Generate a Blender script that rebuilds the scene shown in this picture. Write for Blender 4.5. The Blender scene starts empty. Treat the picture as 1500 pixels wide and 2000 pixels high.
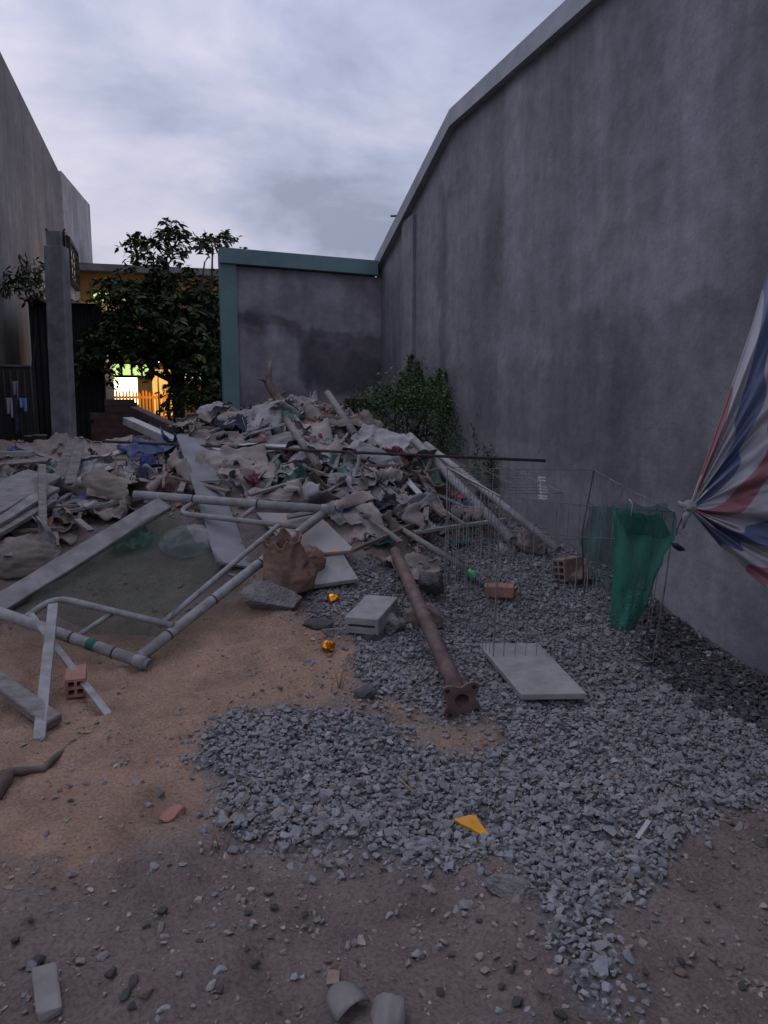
import bpy, bmesh, math, random
import numpy as np
from mathutils import Vector, Matrix
R = math.radians
random.seed(7)
S = bpy.context.scene
COL = S.collection

# ------------------------------------------------------------------ camera
CAMZ, YAW, PITCH, FPX = 1.4, R(16.0), R(8.35), 1500.0
CAM = np.array([0.0, 0.0, CAMZ])
FW = np.array([math.sin(YAW)*math.cos(PITCH), math.cos(YAW)*math.cos(PITCH), -math.sin(PITCH)])
RT = np.array([math.cos(YAW), -math.sin(YAW), 0.0])
UP = np.cross(RT, FW)
cd = bpy.data.cameras.new('camera'); cam = bpy.data.objects.new('camera', cd); COL.objects.link(cam)
cd.sensor_fit = 'VERTICAL'; cd.sensor_height = 36; cd.sensor_width = 27; cd.lens = 36*FPX/2000
cd.clip_start = 0.05; cd.clip_end = 2000
M = Matrix.Identity(4)
for i in range(3):
    M[i][0] = RT[i]; M[i][1] = UP[i]; M[i][2] = -FW[i]; M[i][3] = CAM[i]
cam.matrix_world = M
S.camera = cam

# ------------------------------------------------------------------ world: overcast dusk
SUN_EL, SUN_AZ = R(14), R(-30)
W = bpy.data.worlds.new('World'); S.world = W; W.use_nodes = True
nt = W.node_tree; nt.nodes.clear()
def N(tree, typ, **kw):
    n = tree.nodes.new(typ)
    for k, v in kw.items(): setattr(n, k, v)
    return n
L = nt.links.new
out = N(nt, 'ShaderNodeOutputWorld'); bg = N(nt, 'ShaderNodeBackground'); bg.inputs[1].default_value = 0.1
sky = N(nt, 'ShaderNodeTexSky', sky_type='NISHITA'); sky.sun_disc = False
sky.sun_elevation = SUN_EL; sky.sun_rotation = SUN_AZ
tc = N(nt, 'ShaderNodeTexCoord'); sep = N(nt, 'ShaderNodeSeparateXYZ'); L(tc.outputs['Generated'], sep.inputs[0])
mz = N(nt, 'ShaderNodeMath', operation='MAXIMUM'); L(sep.outputs[2], mz.inputs[0]); mz.inputs[1].default_value = 0.0
az = N(nt, 'ShaderNodeMath', operation='ADD'); L(mz.outputs[0], az.inputs[0]); az.inputs[1].default_value = 0.22
dx = N(nt, 'ShaderNodeMath', operation='DIVIDE'); L(sep.outputs[0], dx.inputs[0]); L(az.outputs[0], dx.inputs[1])
dy = N(nt, 'ShaderNodeMath', operation='DIVIDE'); L(sep.outputs[1], dy.inputs[0]); L(az.outputs[0], dy.inputs[1])
cmb = N(nt, 'ShaderNodeCombineXYZ'); L(dx.outputs[0], cmb.inputs[0]); L(dy.outputs[0], cmb.inputs[1]); cmb.inputs[2].default_value = 3.7
n1 = N(nt, 'ShaderNodeTexNoise'); n1.inputs['Scale'].default_value = 1.55; n1.inputs['Detail'].default_value = 10; n1.inputs['Roughness'].default_value = 0.55; n1.inputs['Distortion'].default_value = 0.2
L(cmb.outputs[0], n1.inputs['Vector'])
rp = N(nt, 'ShaderNodeValToRGB'); L(n1.outputs[0], rp.inputs[0])
rp.color_ramp.elements[0].position = 0.36; rp.color_ramp.elements[0].color = (0.195, 0.215, 0.30, 1)
rp.color_ramp.elements[1].position = 0.63; rp.color_ramp.elements[1].color = (0.43, 0.418, 0.505, 1)
e = rp.color_ramp.elements.new(0.48); e.color = (0.29, 0.308, 0.415, 1)
# overcast luminance rises towards the zenith
zl = N(nt, 'ShaderNodeMath', operation='MULTIPLY_ADD'); L(mz.outputs[0], zl.inputs[0]); zl.inputs[1].default_value = 1.2; zl.inputs[2].default_value = 0.9
zs = N(nt, 'ShaderNodeMath', operation='MULTIPLY'); L(zl.outputs[0], zs.inputs[0]); zs.inputs[1].default_value = 10.0
vm = N(nt, 'ShaderNodeVectorMath', operation='SCALE'); L(rp.outputs[0], vm.inputs[0]); L(zs.outputs[0], vm.inputs['Scale'])
mx = N(nt, 'ShaderNodeMix', data_type='RGBA'); mx.inputs[0].default_value = 0.93
L(sky.outputs[0], mx.inputs[6]); L(vm.outputs[0], mx.inputs[7])
L(mx.outputs[2], bg.inputs[0]); L(bg.outputs[0], out.inputs[0])
sl = bpy.data.lights.new('sun', 'SUN'); sl.energy = 0.65; sl.angle = R(45); sl.color = (0.9, 0.92, 1.0)
so = bpy.data.objects.new('sun', sl); COL.objects.link(so)
sd = Vector((math.sin(SUN_AZ)*math.cos(R(46)), math.cos(SUN_AZ)*math.cos(R(46)), math.sin(R(46))))
so.rotation_euler = sd.to_track_quat('Z', 'Y').to_euler(); so.location = (0, -5, 20)
vs = S.view_settings; vs.view_transform = 'Standard'; vs.look = 'None'; vs.exposure = 0.38; vs.gamma = 1.0
S.cycles.max_bounces = 6; S.cycles.transparent_max_bounces = 24
S.cycles.use_denoising = True

# ------------------------------------------------------------------ maths
def rayd(px, py): return FW + RT*((px-750)/FPX) + UP*((1000-py)/FPX)
def D(px, py, d): return CAM + d*rayd(px, py)
def PX(px, py, c): r = rayd(px, py); return CAM + r*(c/r[0])
def PY(px, py, c): r = rayd(px, py); return CAM + r*(c/r[1])
def proj(p):
    q = np.asarray(p) - CAM; d = q@FW
    d = np.where(d < .01, .01, d)
    return 750 + FPX*(q@RT)/d, 1000 - FPX*(q@UP)/d, d
def hsh(i, j, k):
    h = (i.astype(np.int64)*374761393 + j.astype(np.int64)*668265263 + k.astype(np.int64)*2147483647 + 1013904223) & 0xffffffff
    h = ((h ^ (h >> 13))*1274126177) & 0xffffffff
    h = ((h ^ (h >> 16))*2246822519) & 0xffffffff
    return ((h ^ (h >> 15)) & 0xffffff)/float(0xffffff)
def vn(x, y, z=0.0):
    x, y, z = np.broadcast_arrays(np.asarray(x, float), np.asarray(y, float), np.asarray(z, float))
    i, j, k = np.floor(x), np.floor(y), np.floor(z); f, g, h = x-i, y-j, z-k
    f, g, h = f*f*(3-2*f), g*g*(3-2*g), h*h*(3-2*h); r = 0
    for a in (0, 1):
        for b in (0, 1):
            for c in (0, 1):
                r = r + hsh(i+a, j+b, k+c)*(f if a else 1-f)*(g if b else 1-g)*(h if c else 1-h)
    return r*2-1
def fbm(x, y, z=0.0, o=4):
    r = 0; a = .5
    for q in range(o):
        r = r + a*vn(np.asarray(x)*2**q+17*q, np.asarray(y)*2**q+5*q, np.asarray(z)*2**q+3*q); a *= .5
    return r
def sst(a, b, x): t = np.clip((x-a)/(b-a), 0, 1); return t*t*(3-2*t)
def inpoly(px, py, poly):
    px = np.asarray(px, float); py = np.asarray(py, float); c = np.zeros(px.shape, bool); n = len(poly); j = n-1
    for i in range(n):
        xi, yi = poly[i]; xj, yj = poly[j]
        t = ((yi > py) != (yj > py)) & (px < (xj-xi)*(py-yi)/(yj-yi+1e-9)+xi)
        c ^= t; j = i
    return c

# ------------------------------------------------------------------ terrain heights
ctrl = [(300,1300,4.0),(0,1330,3.85),(600,1300,3.93),(900,1390,3.45),(1250,1330,3.85),(1480,1330,3.9),
 (0,1450,3.15),(500,1450,3.15),(1000,1480,3.02),(1450,1480,3.02),(0,1700,2.3),(700,1700,2.3),(1450,1700,2.3),(0,1990,1.74),(750,1990,1.74),(1450,1990,1.74),
 (500,1190,4.65),(650,1150,4.85),(850,1110,5.25),(1050,1080,5.7),(1180,1130,5.15),(1000,1200,4.75),(1250,1200,4.75),(800,1230,4.5),
 (700,1050,5.5),(600,1000,5.75),(800,1000,5.9),(900,960,6.3),(1000,1005,6.6),(960,970,7.2),
 (700,940,6.2),(500,940,6.2),(850,900,6.7),(600,880,6.8),(450,890,6.7),(750,870,7.0),
 (520,795,7.6),(580,785,7.8),(650,795,7.8),(420,835,7.3),(720,835,7.6),(800,870,7.6),(880,900,7.7),
 (0,1050,5.2),(100,950,6.2),(50,890,7.0),(200,900,6.8),(300,870,7.1),(0,872,8.0),
 (300,1130,4.9),(200,1060,5.25),(430,1060,5.25),(0,1200,4.4),(150,1200,4.5)]
cp = [D(*c) for c in ctrl]
for x in (-4, -3, -2, -1, 0, 1, 2, 3):
    cp += [np.array([x, 9.6, .45]), np.array([x, 11.0, .12])]
for y in (1, 2.5, 4): cp += [np.array([-4.0, y, 0.0])]
for y in (5.5, 7): cp += [np.array([-4.0, y, .5])]
for y in (.3,): cp += [np.array([x, y, 0.0]) for x in (-3, -1, 1, 3)]
cp = np.array(cp)
def _k(r2): return np.where(r2 > 1e-12, .5*r2*np.log(r2+1e-12), 0)
_n = len(cp); A = np.zeros((_n+3, _n+3)); r2 = ((cp[:, None, :2]-cp[None, :, :2])**2).sum(-1)
A[:_n, :_n] = _k(r2) + np.eye(_n)*0.02; A[:_n, _n] = 1; A[:_n, _n+1:] = cp[:, :2]; A[_n, :_n] = 1; A[_n+1:, :_n] = cp[:, :2].T
_w = np.linalg.solve(A, np.concatenate([cp[:, 2], [0, 0, 0]]))
def TZ(x, y):
    x = np.asarray(x, float); y = np.asarray(y, float); sh = x.shape; x = x.ravel(); y = y.ravel()
    z = np.zeros(len(x))
    m = (x > -5.5) & (x < 4.5) & (y > -.5) & (y < 12.5)
    if m.any():
        xx, yy = x[m], y[m]
        q = _w[_n] + _w[_n+1]*xx + _w[_n+2]*yy
        for i in range(_n): q = q + _w[i]*_k((xx-cp[i, 0])**2+(yy-cp[i, 1])**2)
        q = q*sst(-5.5, -4.2, xx)*(1-sst(3.6, 4.5, xx))*sst(-.4, .6, yy)*(1-sst(10.8, 12.2, yy))
        z[m] = q
    return z.reshape(sh)
def bumps(x, y):
    near = 1-sst(5.2, 6.4, y)
    b = .05*fbm(x*1.6, y*1.6, 1.3, 3) + .045*fbm(x*4.5, y*4.5, 4.1, 3) + .03*np.abs(vn(x*8, y*10, 2.2)) + .022*fbm(x*16, y*18, 7.7, 3)
    return b*(.55+.45*near) + (1-near)*.06*fbm(x*3.1, y*3.1, 9.1, 3)
def H(x, y): return TZ(x, y) + bumps(np.asarray(x, float), np.asarray(y, float))
# coarse cached grid for fast look-ups
_gx = np.linspace(-6, 5, 276); _gy = np.linspace(0, 14, 351); _GX, _GY = np.meshgrid(_gx, _gy); _GZ = H(_GX, _GY)
def h(x, y):
    fx = np.clip((np.asarray(x, float)+6)/11*275, 0, 274.999); fy = np.clip(np.asarray(y, float)/14*350, 0, 349.999)
    i = fx.astype(int); j = fy.astype(int); a = fx-i; b = fy-j
    return (_GZ[j, i]*(1-a)*(1-b)+_GZ[j, i+1]*a*(1-b)+_GZ[j+1, i]*(1-a)*b+_GZ[j+1, i+1]*a*b)
def G(px, py, lift=0.0):
    d = np.linspace(1.2, 13, 900); p = CAM + d[:, None]*rayd(px, py)
    g = p[:, 2] - h(p[:, 0], p[:, 1]) - lift
    k = np.argmax(g < 0) if (g < 0).any() else len(d)-1
    if k == 0: return p[0]
    t = g[k-1]/(g[k-1]-g[k]+1e-9); return p[k-1]*(1-t)+p[k]*t

def tang(c, rad=.18):
    e = rad; zx = float(h(c[0]+e, c[1])-h(c[0]-e, c[1]))/(2*e); zy = float(h(c[0], c[1]+e)-h(c[0], c[1]-e))/(2*e)
    n = np.array([-zx, -zy, 1.0]); return n/np.linalg.norm(n)
# ------------------------------------------------------------------ materials
def mat(name, c1, c2=None, rough=.85, scale=6, detail=6, bump=.3, bscale=None, metal=0.0, ramp=(.35, .65), stretch=(1, 1, 1), attr=None, spec=.3, dist=.01):
    m = bpy.data.materials.new(name); m.use_nodes = True; t = m.node_tree; l = t.links.new
    b = t.nodes['Principled BSDF']; b.inputs['Roughness'].default_value = rough; b.inputs['Metallic'].default_value = metal
    b.inputs['Specular IOR Level'].default_value = spec
    c2 = c2 or tuple(x*.6 for x in c1)
    tc = N(t, 'ShaderNodeTexCoord'); mp = N(t, 'ShaderNodeMapping'); mp.inputs['Scale'].default_value = stretch
    l(tc.outputs['Object'], mp.inputs[0])
    n = N(t, 'ShaderNodeTexNoise'); n.inputs['Scale'].default_value = scale; n.inputs['Detail'].default_value = detail; n.inputs['Roughness'].default_value = .6
    l(mp.outputs[0], n.inputs['Vector'])
    r = N(t, 'ShaderNodeValToRGB'); r.color_ramp.elements[0].position = ramp[0]; r.color_ramp.elements[1].position = ramp[1]
    r.color_ramp.elements[0].color = (*c2, 1); r.color_ramp.elements[1].color = (*c1, 1); l(n.outputs[0], r.inputs[0])
    src = r.outputs[0]
    if attr:
        a = N(t, 'ShaderNodeAttribute'); a.attribute_name = attr
        mm = N(t, 'ShaderNodeMix', data_type='RGBA', blend_type='MULTIPLY'); mm.inputs[0].default_value = 1
        l(src, mm.inputs[6]); l(a.outputs['Color'], mm.inputs[7]); src = mm.outputs[2]
    l(src, b.inputs['Base Color'])
    if bump:
        n2 = N(t, 'ShaderNodeTexNoise'); n2.inputs['Scale'].default_value = bscale or scale*5; n2.inputs['Detail'].default_value = 6
        l(mp.outputs[0], n2.inputs['Vector']); bp = N(t, 'ShaderNodeBump'); bp.inputs['Strength'].default_value = bump; bp.inputs['Distance'].default_value = dist
        l(n2.outputs[0], bp.inputs['Height']); l(bp.outputs[0], b.inputs['Normal'])
    return m
def emit(name, c, s):
    m = bpy.data.materials.new(name); m.use_nodes = True; b = m.node_tree.nodes['Principled BSDF']
    b.inputs['Base Color'].default_value = (*c, 1); b.inputs['Emission Color'].default_value = (*c, 1); b.inputs['Emission Strength'].default_value = s
    return m
def netmat(name, c, alpha):
    m = mat(name, c, tuple(x*.7 for x in c), scale=5, bump=0)
    b = m.node_tree.nodes['Principled BSDF']; t = m.node_tree; l = t.links.new
    n = N(t, 'ShaderNodeTexNoise'); n.inputs['Scale'].default_value = 7; n.inputs['Detail'].default_value = 5
    tc = N(t, 'ShaderNodeTexCoord'); l(tc.outputs['Object'], n.inputs['Vector'])
    mr = N(t, 'ShaderNodeMapRange'); mr.inputs[1].default_value = .3; mr.inputs[2].default_value = .7
    mr.inputs[3].default_value = alpha-.08; mr.inputs[4].default_value = alpha+.08
    l(n.outputs[0], mr.inputs[0]); l(mr.outputs[0], b.inputs['Alpha'])
    return m

# ------------------------------------------------------------------ object helpers
WLOC = {}
def link(name, me, mt, parent=None, smooth=False, keep=False):
    n = len(me.vertices); co = np.empty(n*3); me.vertices.foreach_get('co', co); co = co.reshape(-1, 3)
    loc = np.array([0., 0, 0]) if keep else np.array([(co[:, 0].min()+co[:, 0].max())/2, (co[:, 1].min()+co[:, 1].max())/2, co[:, 2].min()])
    if not keep: me.vertices.foreach_set('co', (co-loc).ravel())
    if mt: me.materials.append(mt)
    if smooth: me.polygons.foreach_set('use_smooth', np.ones(len(me.polygons), bool))
    me.update()
    o = bpy.data.objects.new(name, me); COL.objects.link(o); WLOC[o.name] = loc
    if parent: o.parent = parent; o.location = Vector(loc - WLOC[parent.name])
    else: o.location = Vector(loc)
    return o
def bmobj(name, bm, mt, parent=None, smooth=False):
    bmesh.ops.recalc_face_normals(bm, faces=bm.faces)
    me = bpy.data.meshes.new(name); bm.to_mesh(me); bm.free(); return link(name, me, mt, parent, smooth)
def vf(name, v, f, mt, parent=None, smooth=False, keep=False):
    me = bpy.data.meshes.new(name); me.from_pydata([tuple(map(float, p)) for p in v], [], f); me.validate(); return link(name, me, mt, parent, smooth, keep)
def empty(name, loc):
    o = bpy.data.objects.new(name, None); COL.objects.link(o); o.location = Vector(loc); o.empty_display_size = .1; WLOC[o.name] = np.array(loc, float); return o
def tag(o, label=None, cat=None, group=None, kind=None):
    if label: o['label'] = label
    if cat: o['category'] = cat
    if group: o['group'] = group
    if kind: o['kind'] = kind
    return o
def solid(o, th, off=-1):
    m = o.modifiers.new('thickness', 'SOLIDIFY'); m.thickness = th; m.offset = off; return o
def bevel(o, w, seg=2):
    m = o.modifiers.new('bevel', 'BEVEL'); m.width = w; m.segments = seg; m.limit_method = 'ANGLE'; return o
def V(p): return Vector((float(p[0]), float(p[1]), float(p[2])))
def tube(bm, pts, r, seg=10, hollow=0.0, cap=True):
    pts = [V(p) for p in pts]; n = len(pts); rr = r if isinstance(r, (list, tuple)) else [r]*n
    t0 = (pts[1]-pts[0]).normalized(); u = t0.orthogonal().normalized(); rings = []; inn = []
    for i, p in enumerate(pts):
        t = ((pts[i]-pts[i-1]) if i else t0).normalized()
        if 0 < i < n-1: t = ((pts[i+1]-pts[i]).normalized()+t).normalized()
        u = (u - t*u.dot(t)).normalized(); w = t.cross(u)
        rings.append([bm.verts.new(p+(u*math.cos(a)+w*math.sin(a))*rr[i]) for a in [2*math.pi*k/seg for k in range(seg)]])
        if hollow: inn.append([bm.verts.new(p+(u*math.cos(a)+w*math.sin(a))*(rr[i]-hollow)) for a in [2*math.pi*k/seg for k in range(seg)]])
    for i in range(n-1):
        for k in range(seg):
            q = (k+1) % seg
            bm.faces.new((rings[i][k], rings[i][q], rings[i+1][q], rings[i+1][k])).smooth = True
            if hollow: bm.faces.new((inn[i][k], inn[i+1][k], inn[i+1][q], inn[i][q])).smooth = True
    if hollow:
        for i in (0, n-1):
            for k in range(seg):
                q = (k+1) % seg; bm.faces.new((rings[i][k], rings[i][q], inn[i][q], inn[i][k]))
    elif cap:
        bm.faces.new(rings[0][::-1]); bm.faces.new(rings[-1])
def boxm(bm, c, ax, ay, az):
    c, ax, ay, az = V(c), V(ax), V(ay), V(az)
    v = [bm.verts.new(c+ax*i+ay*j+az*k) for i in (-1, 1) for j in (-1, 1) for k in (-1, 1)]
    for f in ((0,1,3,2),(4,6,7,5),(0,4,5,1),(2,3,7,6),(0,2,6,4),(1,5,7,3)): bm.faces.new([v[i] for i in f])
def abox(bm, x0, x1, y0, y1, z0, z1):
    boxm(bm, ((x0+x1)/2, (y0+y1)/2, (z0+z1)/2), ((x1-x0)/2, 0, 0), (0, (y1-y0)/2, 0), (0, 0, (z1-z0)/2))
def beam(bm, p0, p1, w, t, up=(0, 0, 1), warp=0.0, n=8, rnd=None):
    """a board from p0 to p1, w wide, t thick, slightly bowed and with uneven edges"""
    p0, p1 = V(p0), V(p1); a = (p1-p0); ln = a.length; a.normalize(); s = a.cross(V(up)).normalized(); u = s.cross(a)
    rnd = rnd or random; rings = []
    for i in range(n+1):
        f = i/n; c = p0+a*(ln*f)+u*(warp*math.sin(math.pi*f))
        j = [rnd.uniform(-.012, .012)*w*2 for _ in range(4)]
        rings.append([bm.verts.new(c+s*(sx*w/2+j[q])+u*(sz*t/2)+(a*rnd.uniform(-.01, .01) if i in (0, n) else a*0)) for q, (sx, sz) in enumerate(((-1,-1),(1,-1),(1,1),(-1,1)))])
    for i in range(n):
        for k in range(4): bm.faces.new((rings[i][k], rings[i][(k+1) % 4], rings[i+1][(k+1) % 4], rings[i+1][k]))
    bm.faces.new(rings[0][::-1]); bm.faces.new(rings[-1])
def voxel(cells, xs, ys, y0, y1, fr):
    """extrude a grid of solid cells: xs across, ys up, y0..y1 deep; fr(x,depth,up)->world"""
    bm = bmesh.new(); vc = {}
    def v(x, d, z):
        k = (x, d, z)
        if k not in vc: vc[k] = bm.verts.new(V(fr(x, d, z)))
        return vc[k]
    nx, ny = len(xs)-1, len(ys)-1
    def solid_(i, j): return 0 <= i < nx and 0 <= j < ny and cells[j][i]
    for i in range(nx):
        for j in range(ny):
            if not cells[j][i]: continue
            a, b, c, d = xs[i], xs[i+1], ys[j], ys[j+1]
            bm.faces.new((v(a,y0,c), v(b,y0,c), v(b,y0,d), v(a,y0,d))); bm.faces.new((v(a,y1,c), v(a,y1,d), v(b,y1,d), v(b,y1,c)))
            for (di, dj, q) in ((-1,0,((a,c),(a,d))),(1,0,((b,c),(b,d))),(0,-1,((a,c),(b,c))),(0,1,((a,d),(b,d)))):
                if not solid_(i+di, j+dj):
                    (e0, e1) = q; bm.faces.new((v(e0[0],y0,e0[1]), v(e1[0],y0,e1[1]), v(e1[0],y1,e1[1]), v(e0[0],y1,e0[1])))
    return bm
def frame3(c, yaw, pitch=0, roll=0):
    m = Matrix.Translation(V(c)) @ Matrix.Rotation(yaw, 4, 'Z') @ Matrix.Rotation(pitch, 4, 'X') @ Matrix.Rotation(roll, 4, 'Y')
    return lambda x, d, z: m @ Vector((x, d, z))
def hull(seed, sx, sy, sz, n=22, jag=.25):
    rnd = random.Random(seed); bm = bmesh.new()
    for _ in range(n):
        v = Vector((rnd.gauss(0, 1), rnd.gauss(0, 1), rnd.gauss(0, 1))).normalized()*(1-rnd.random()*jag)
        bm.verts.new((v.x*sx, v.y*sy, v.z*sz))
    r = bmesh.ops.convex_hull(bm, input=bm.verts)
    bmesh.ops.delete(bm, geom=[g for g in set(r['geom_interior']+r['geom_unused']) if isinstance(g, bmesh.types.BMVert)], context='VERTS')
    return bm
def rockbm(seed, sx, sy, sz, sub=3, cuts=13):
    """a broken stone: a ball cut by random planes, then roughened"""
    rnd = random.Random(seed); bm = bmesh.new(); bmesh.ops.create_icosphere(bm, subdivisions=sub, radius=1)
    pl = [(Vector((rnd.gauss(0, 1), rnd.gauss(0, 1), rnd.gauss(0, 1))).normalized(), rnd.uniform(.52, .88)) for _ in range(cuts)]
    for v in bm.verts:
        c = v.co.copy()
        for n, d in pl:
            e = c.dot(n)-d
            if e > 0: c -= n*e*.93
        k = 1+.09*float(vn(c.x*2.5+seed, c.y*2.5, c.z*2.5))+.045*float(vn(c.x*6, c.y*6+seed, c.z*6))+.02*float(vn(c.x*15, c.y*15+seed, c.z*15)); v.co = Vector((c.x*sx*k, c.y*sy*k, c.z*sz*k))*1.22
    return bm
def rock(name, px, py, sx, sy, sz, mt, seed, label, cat='stone', group=None, yaw=0, sub=True, sink=.25, cuts=13):
    bm = rockbm(seed, sx, sy, sz, 4 if sx > .06 else 3, cuts); p = G(px, py)
    bmesh.ops.transform(bm, matrix=Matrix.Translation(V(p)+Vector((0, 0, sz*(1-sink*2)))) @ Matrix.Rotation(yaw, 4, 'Z'), verts=bm.verts)
    return tag(bmobj(name, bm, mt), label, cat, group)

# ------------------------------------------------------------------ palette
m_sand = None
m_galv = mat('dusty_galvanised', (.245, .25, .265), (.165, .16, .158), rough=.75, scale=13, metal=.1, bump=.35, ramp=(.36, .6))
m_timber = mat('weathered_timber', (.2, .187, .185), (.11, .1, .097), scale=5, stretch=(2, 2, 14), bump=.4)
m_plank = mat('cement_dusted_plank', (.21, .205, .21), (.12, .115, .115), scale=8, bump=.4)
m_board = mat('grey_panel_board', (.215, .222, .25), (.135, .138, .152), scale=3, bump=.12)
m_white = mat('pale_painted_profile', (.36, .36, .39), (.23, .225, .23), scale=6, bump=.1, rough=.6)
m_slab = mat('grey_concrete_slab', (.25, .25, .255), (.17, .168, .17), scale=9, bump=.3)
m_rust = mat('rusty_painted_steel', (.15, .095, .09), (.065, .045, .045), scale=12, rough=.7, bump=.3)
m_darkrust = mat('dark_rust', (.07, .045, .045), (.03, .022, .022), scale=20, bump=.3)
m_branch = mat('bare_branch', (.17, .135, .11), (.06, .045, .04), scale=7, bump=.6, stretch=(1, 1, 1))
m_rock = mat('pale_rock', (.225, .215, .215), (.13, .126, .127), scale=14, bump=1, dist=.025)
m_rockb = mat('brown_rock', (.2, .15, .125), (.11, .085, .08), scale=12, bump=.6)
m_rockd = mat('dark_rock', (.085, .08, .085), (.045, .043, .046), scale=12, bump=.6)
m_brick = mat('fired_brick', (.33, .15, .11), (.2, .105, .085), scale=10, bump=.5)
m_brickd = mat('dusty_brick', (.26, .185, .155), (.15, .1, .085), scale=10, bump=.5)
m_paper = mat('brown_sack_paper', (.22, .135, .10), (.125, .08, .065), scale=7, bump=.8, bscale=14, dist=.02)
m_foil = mat('gold_foil', (.85, .36, .04), (.35, .11, .01), rough=.28, metal=.85, scale=30, bump=.5, bscale=60)
m_yellow = mat('yellow_plastic', (.55, .26, .012), (.42, .19, .01), rough=.5, scale=6, bump=.1)
m_ivory = mat('ivory_ceramic', (.185, .178, .172), (.12, .113, .108), rough=.75, scale=8, bump=.15)
m_iron = mat('black_iron', (.025, .025, .028), (.015, .012, .012), rough=.6)
m_wire = mat('grey_wire', (.22, .22, .23), (.09, .085, .085), rough=.5, metal=.3, scale=8, bump=0)
m_leaf = mat('tree_leaf', (.043, .066, .033), (.02, .034, .019), scale=2.2, bump=0, rough=.75, attr='tone', spec=.12)
m_shrub = mat('shrub_leaf', (.082, .145, .055), (.04, .075, .031), scale=3, bump=0, rough=.6, attr='tone')
m_bark = mat('bark', (.05, .04, .035), (.02, .016, .014), scale=10, bump=.6)
CL = {
 'beige': mat('beige_sackcloth', (.30, .257, .235), (.165, .142, .134), scale=4, bump=.25, bscale=40),
 'tan':   mat('tan_sackcloth', (.21, .175, .157), (.115, .098, .088), scale=4, bump=.25, bscale=40),
 'grey':  mat('grey_sackcloth', (.235, .235, .248), (.12, .12, .128), scale=4, bump=.25, bscale=40),
 'white': mat('white_sackcloth', (.33, .315, .335), (.2, .19, .2), scale=4, bump=.25, bscale=40),
 'green': mat('dusty_green_cloth', (.14, .2, .17), (.06, .105, .085), scale=4, bump=.25, bscale=40),
 'teal':  mat('teal_cloth', (.045, .105, .098), (.025, .06, .058), scale=4, bump=.25, bscale=40),
 'blue':  mat('blue_tarp', (.09, .12, .22), (.035, .045, .1), scale=5, bump=.25, bscale=40),
 'navy':  mat('navy_cloth', (.045, .05, .08), (.02, .022, .036), scale=4, bump=.25, bscale=40),
 'dark':  mat('dark_cloth', (.06, .05, .05), (.025, .021, .022), scale=4, bump=.25, bscale=40),
 'red':   mat('faded_red_cloth', (.3, .085, .075), (.17, .06, .055), scale=5, bump=.25, bscale=40),
 'maroon':mat('maroon_cloth', (.14, .04, .055), (.07, .025, .035), scale=5, bump=.25, bscale=40),
 'sky':   mat('light_blue_cloth', (.13, .26, .5), (.08, .16, .33), scale=5, bump=.2, bscale=40),
}
# ------------------------------------------------------------------ zones on the ground (sand, gravel, dark soil)
GRAV = [(690,1085),(780,1120),(850,1060),(930,1045),(1000,1040),(1095,1065),(1240,1130),(1290,1170),(1380,1250),(1510,1340),(1520,1560),(1390,1590),(1320,1640),(1290,1740),(1180,1790),(1210,2010),(1130,1970),(1085,1850),(1050,1740),(960,1650),(900,1690),(820,1700),(760,1660),(600,1650),(440,1625),(420,1590),(470,1560),(490,1525),(370,1500),(390,1460),(450,1395),(520,1390),(640,1400),(735,1390),(780,1440),(860,1480),(950,1490),(1005,1450),(960,1400),(880,1400),(850,1400),(740,1350),(690,1305),(715,1275),(690,1225),(590,1180),(640,1130)]
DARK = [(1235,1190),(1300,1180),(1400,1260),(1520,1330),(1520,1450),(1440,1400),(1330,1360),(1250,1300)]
SAND = [(-300,1180),(250,1230),(480,1160),(590,1190),(700,1250),(730,1330),(800,1380),(960,1400),(1000,1450),(930,1500),(760,1420),(560,1380),(420,1440),(360,1510),(430,1620),(290,1640),(110,1690),(-300,1770)]
def jit(x, y, a=18, s=9.0, z=0): return a*fbm(x*s, y*s, 2.2+z, 3)*2, a*fbm(x*s, y*s, 8.8+z, 3)*2
def zone(x, y, z, poly, a=18):
    px, py, d = proj(np.stack([x, y, z], -1)); jx, jy = jit(x, y, a); return inpoly(px+jx, py+jy, poly) & (d > .3)
# ------------------------------------------------------------------ ground sheet
def axis(lo, hi, step, far):
    a = list(np.arange(lo, hi+1e-6, step)); g = step; p = hi; q = lo; b = []; c = []
    while p < far: g *= 1.5; p += g; b.append(p)
    g = step
    while q > -far: g *= 1.5; q -= g; c.append(q)
    return np.array(c[::-1]+a+b)
ax_ = axis(-4.4, 3.3, .028, 400); ay_ = axis(.6, 9.4, .028, 400)
X, Y = np.meshgrid(ax_, ay_); Z = H(X, Y)
fine = fbm(X*45, Y*45, 3.3, 2)*.006*((X > -4.4) & (X < 3.3) & (Y > .6) & (Y < 9.4)); Z = Z+fine
nx, ny = len(ax_), len(ay_); idx = np.arange(nx*ny).reshape(ny, nx)
quads = np.stack([idx[:-1, :-1], idx[:-1, 1:], idx[1:, 1:], idx[1:, :-1]], -1).reshape(-1, 4)
def np_mesh(name, co, faces, per):
    me = bpy.data.meshes.new(name); me.vertices.add(len(co)); me.vertices.foreach_set('co', np.asarray(co, np.float32).ravel())
    me.loops.add(len(faces)*per); me.loops.foreach_set('vertex_index', np.asarray(faces, np.int32).ravel())
    me.polygons.add(len(faces)); me.polygons.foreach_set('loop_start', np.arange(len(faces), dtype=np.int32)*per); me.polygons.foreach_set('use_smooth', np.zeros(len(faces), bool))
    me.update(calc_edges=True); return me
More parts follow.
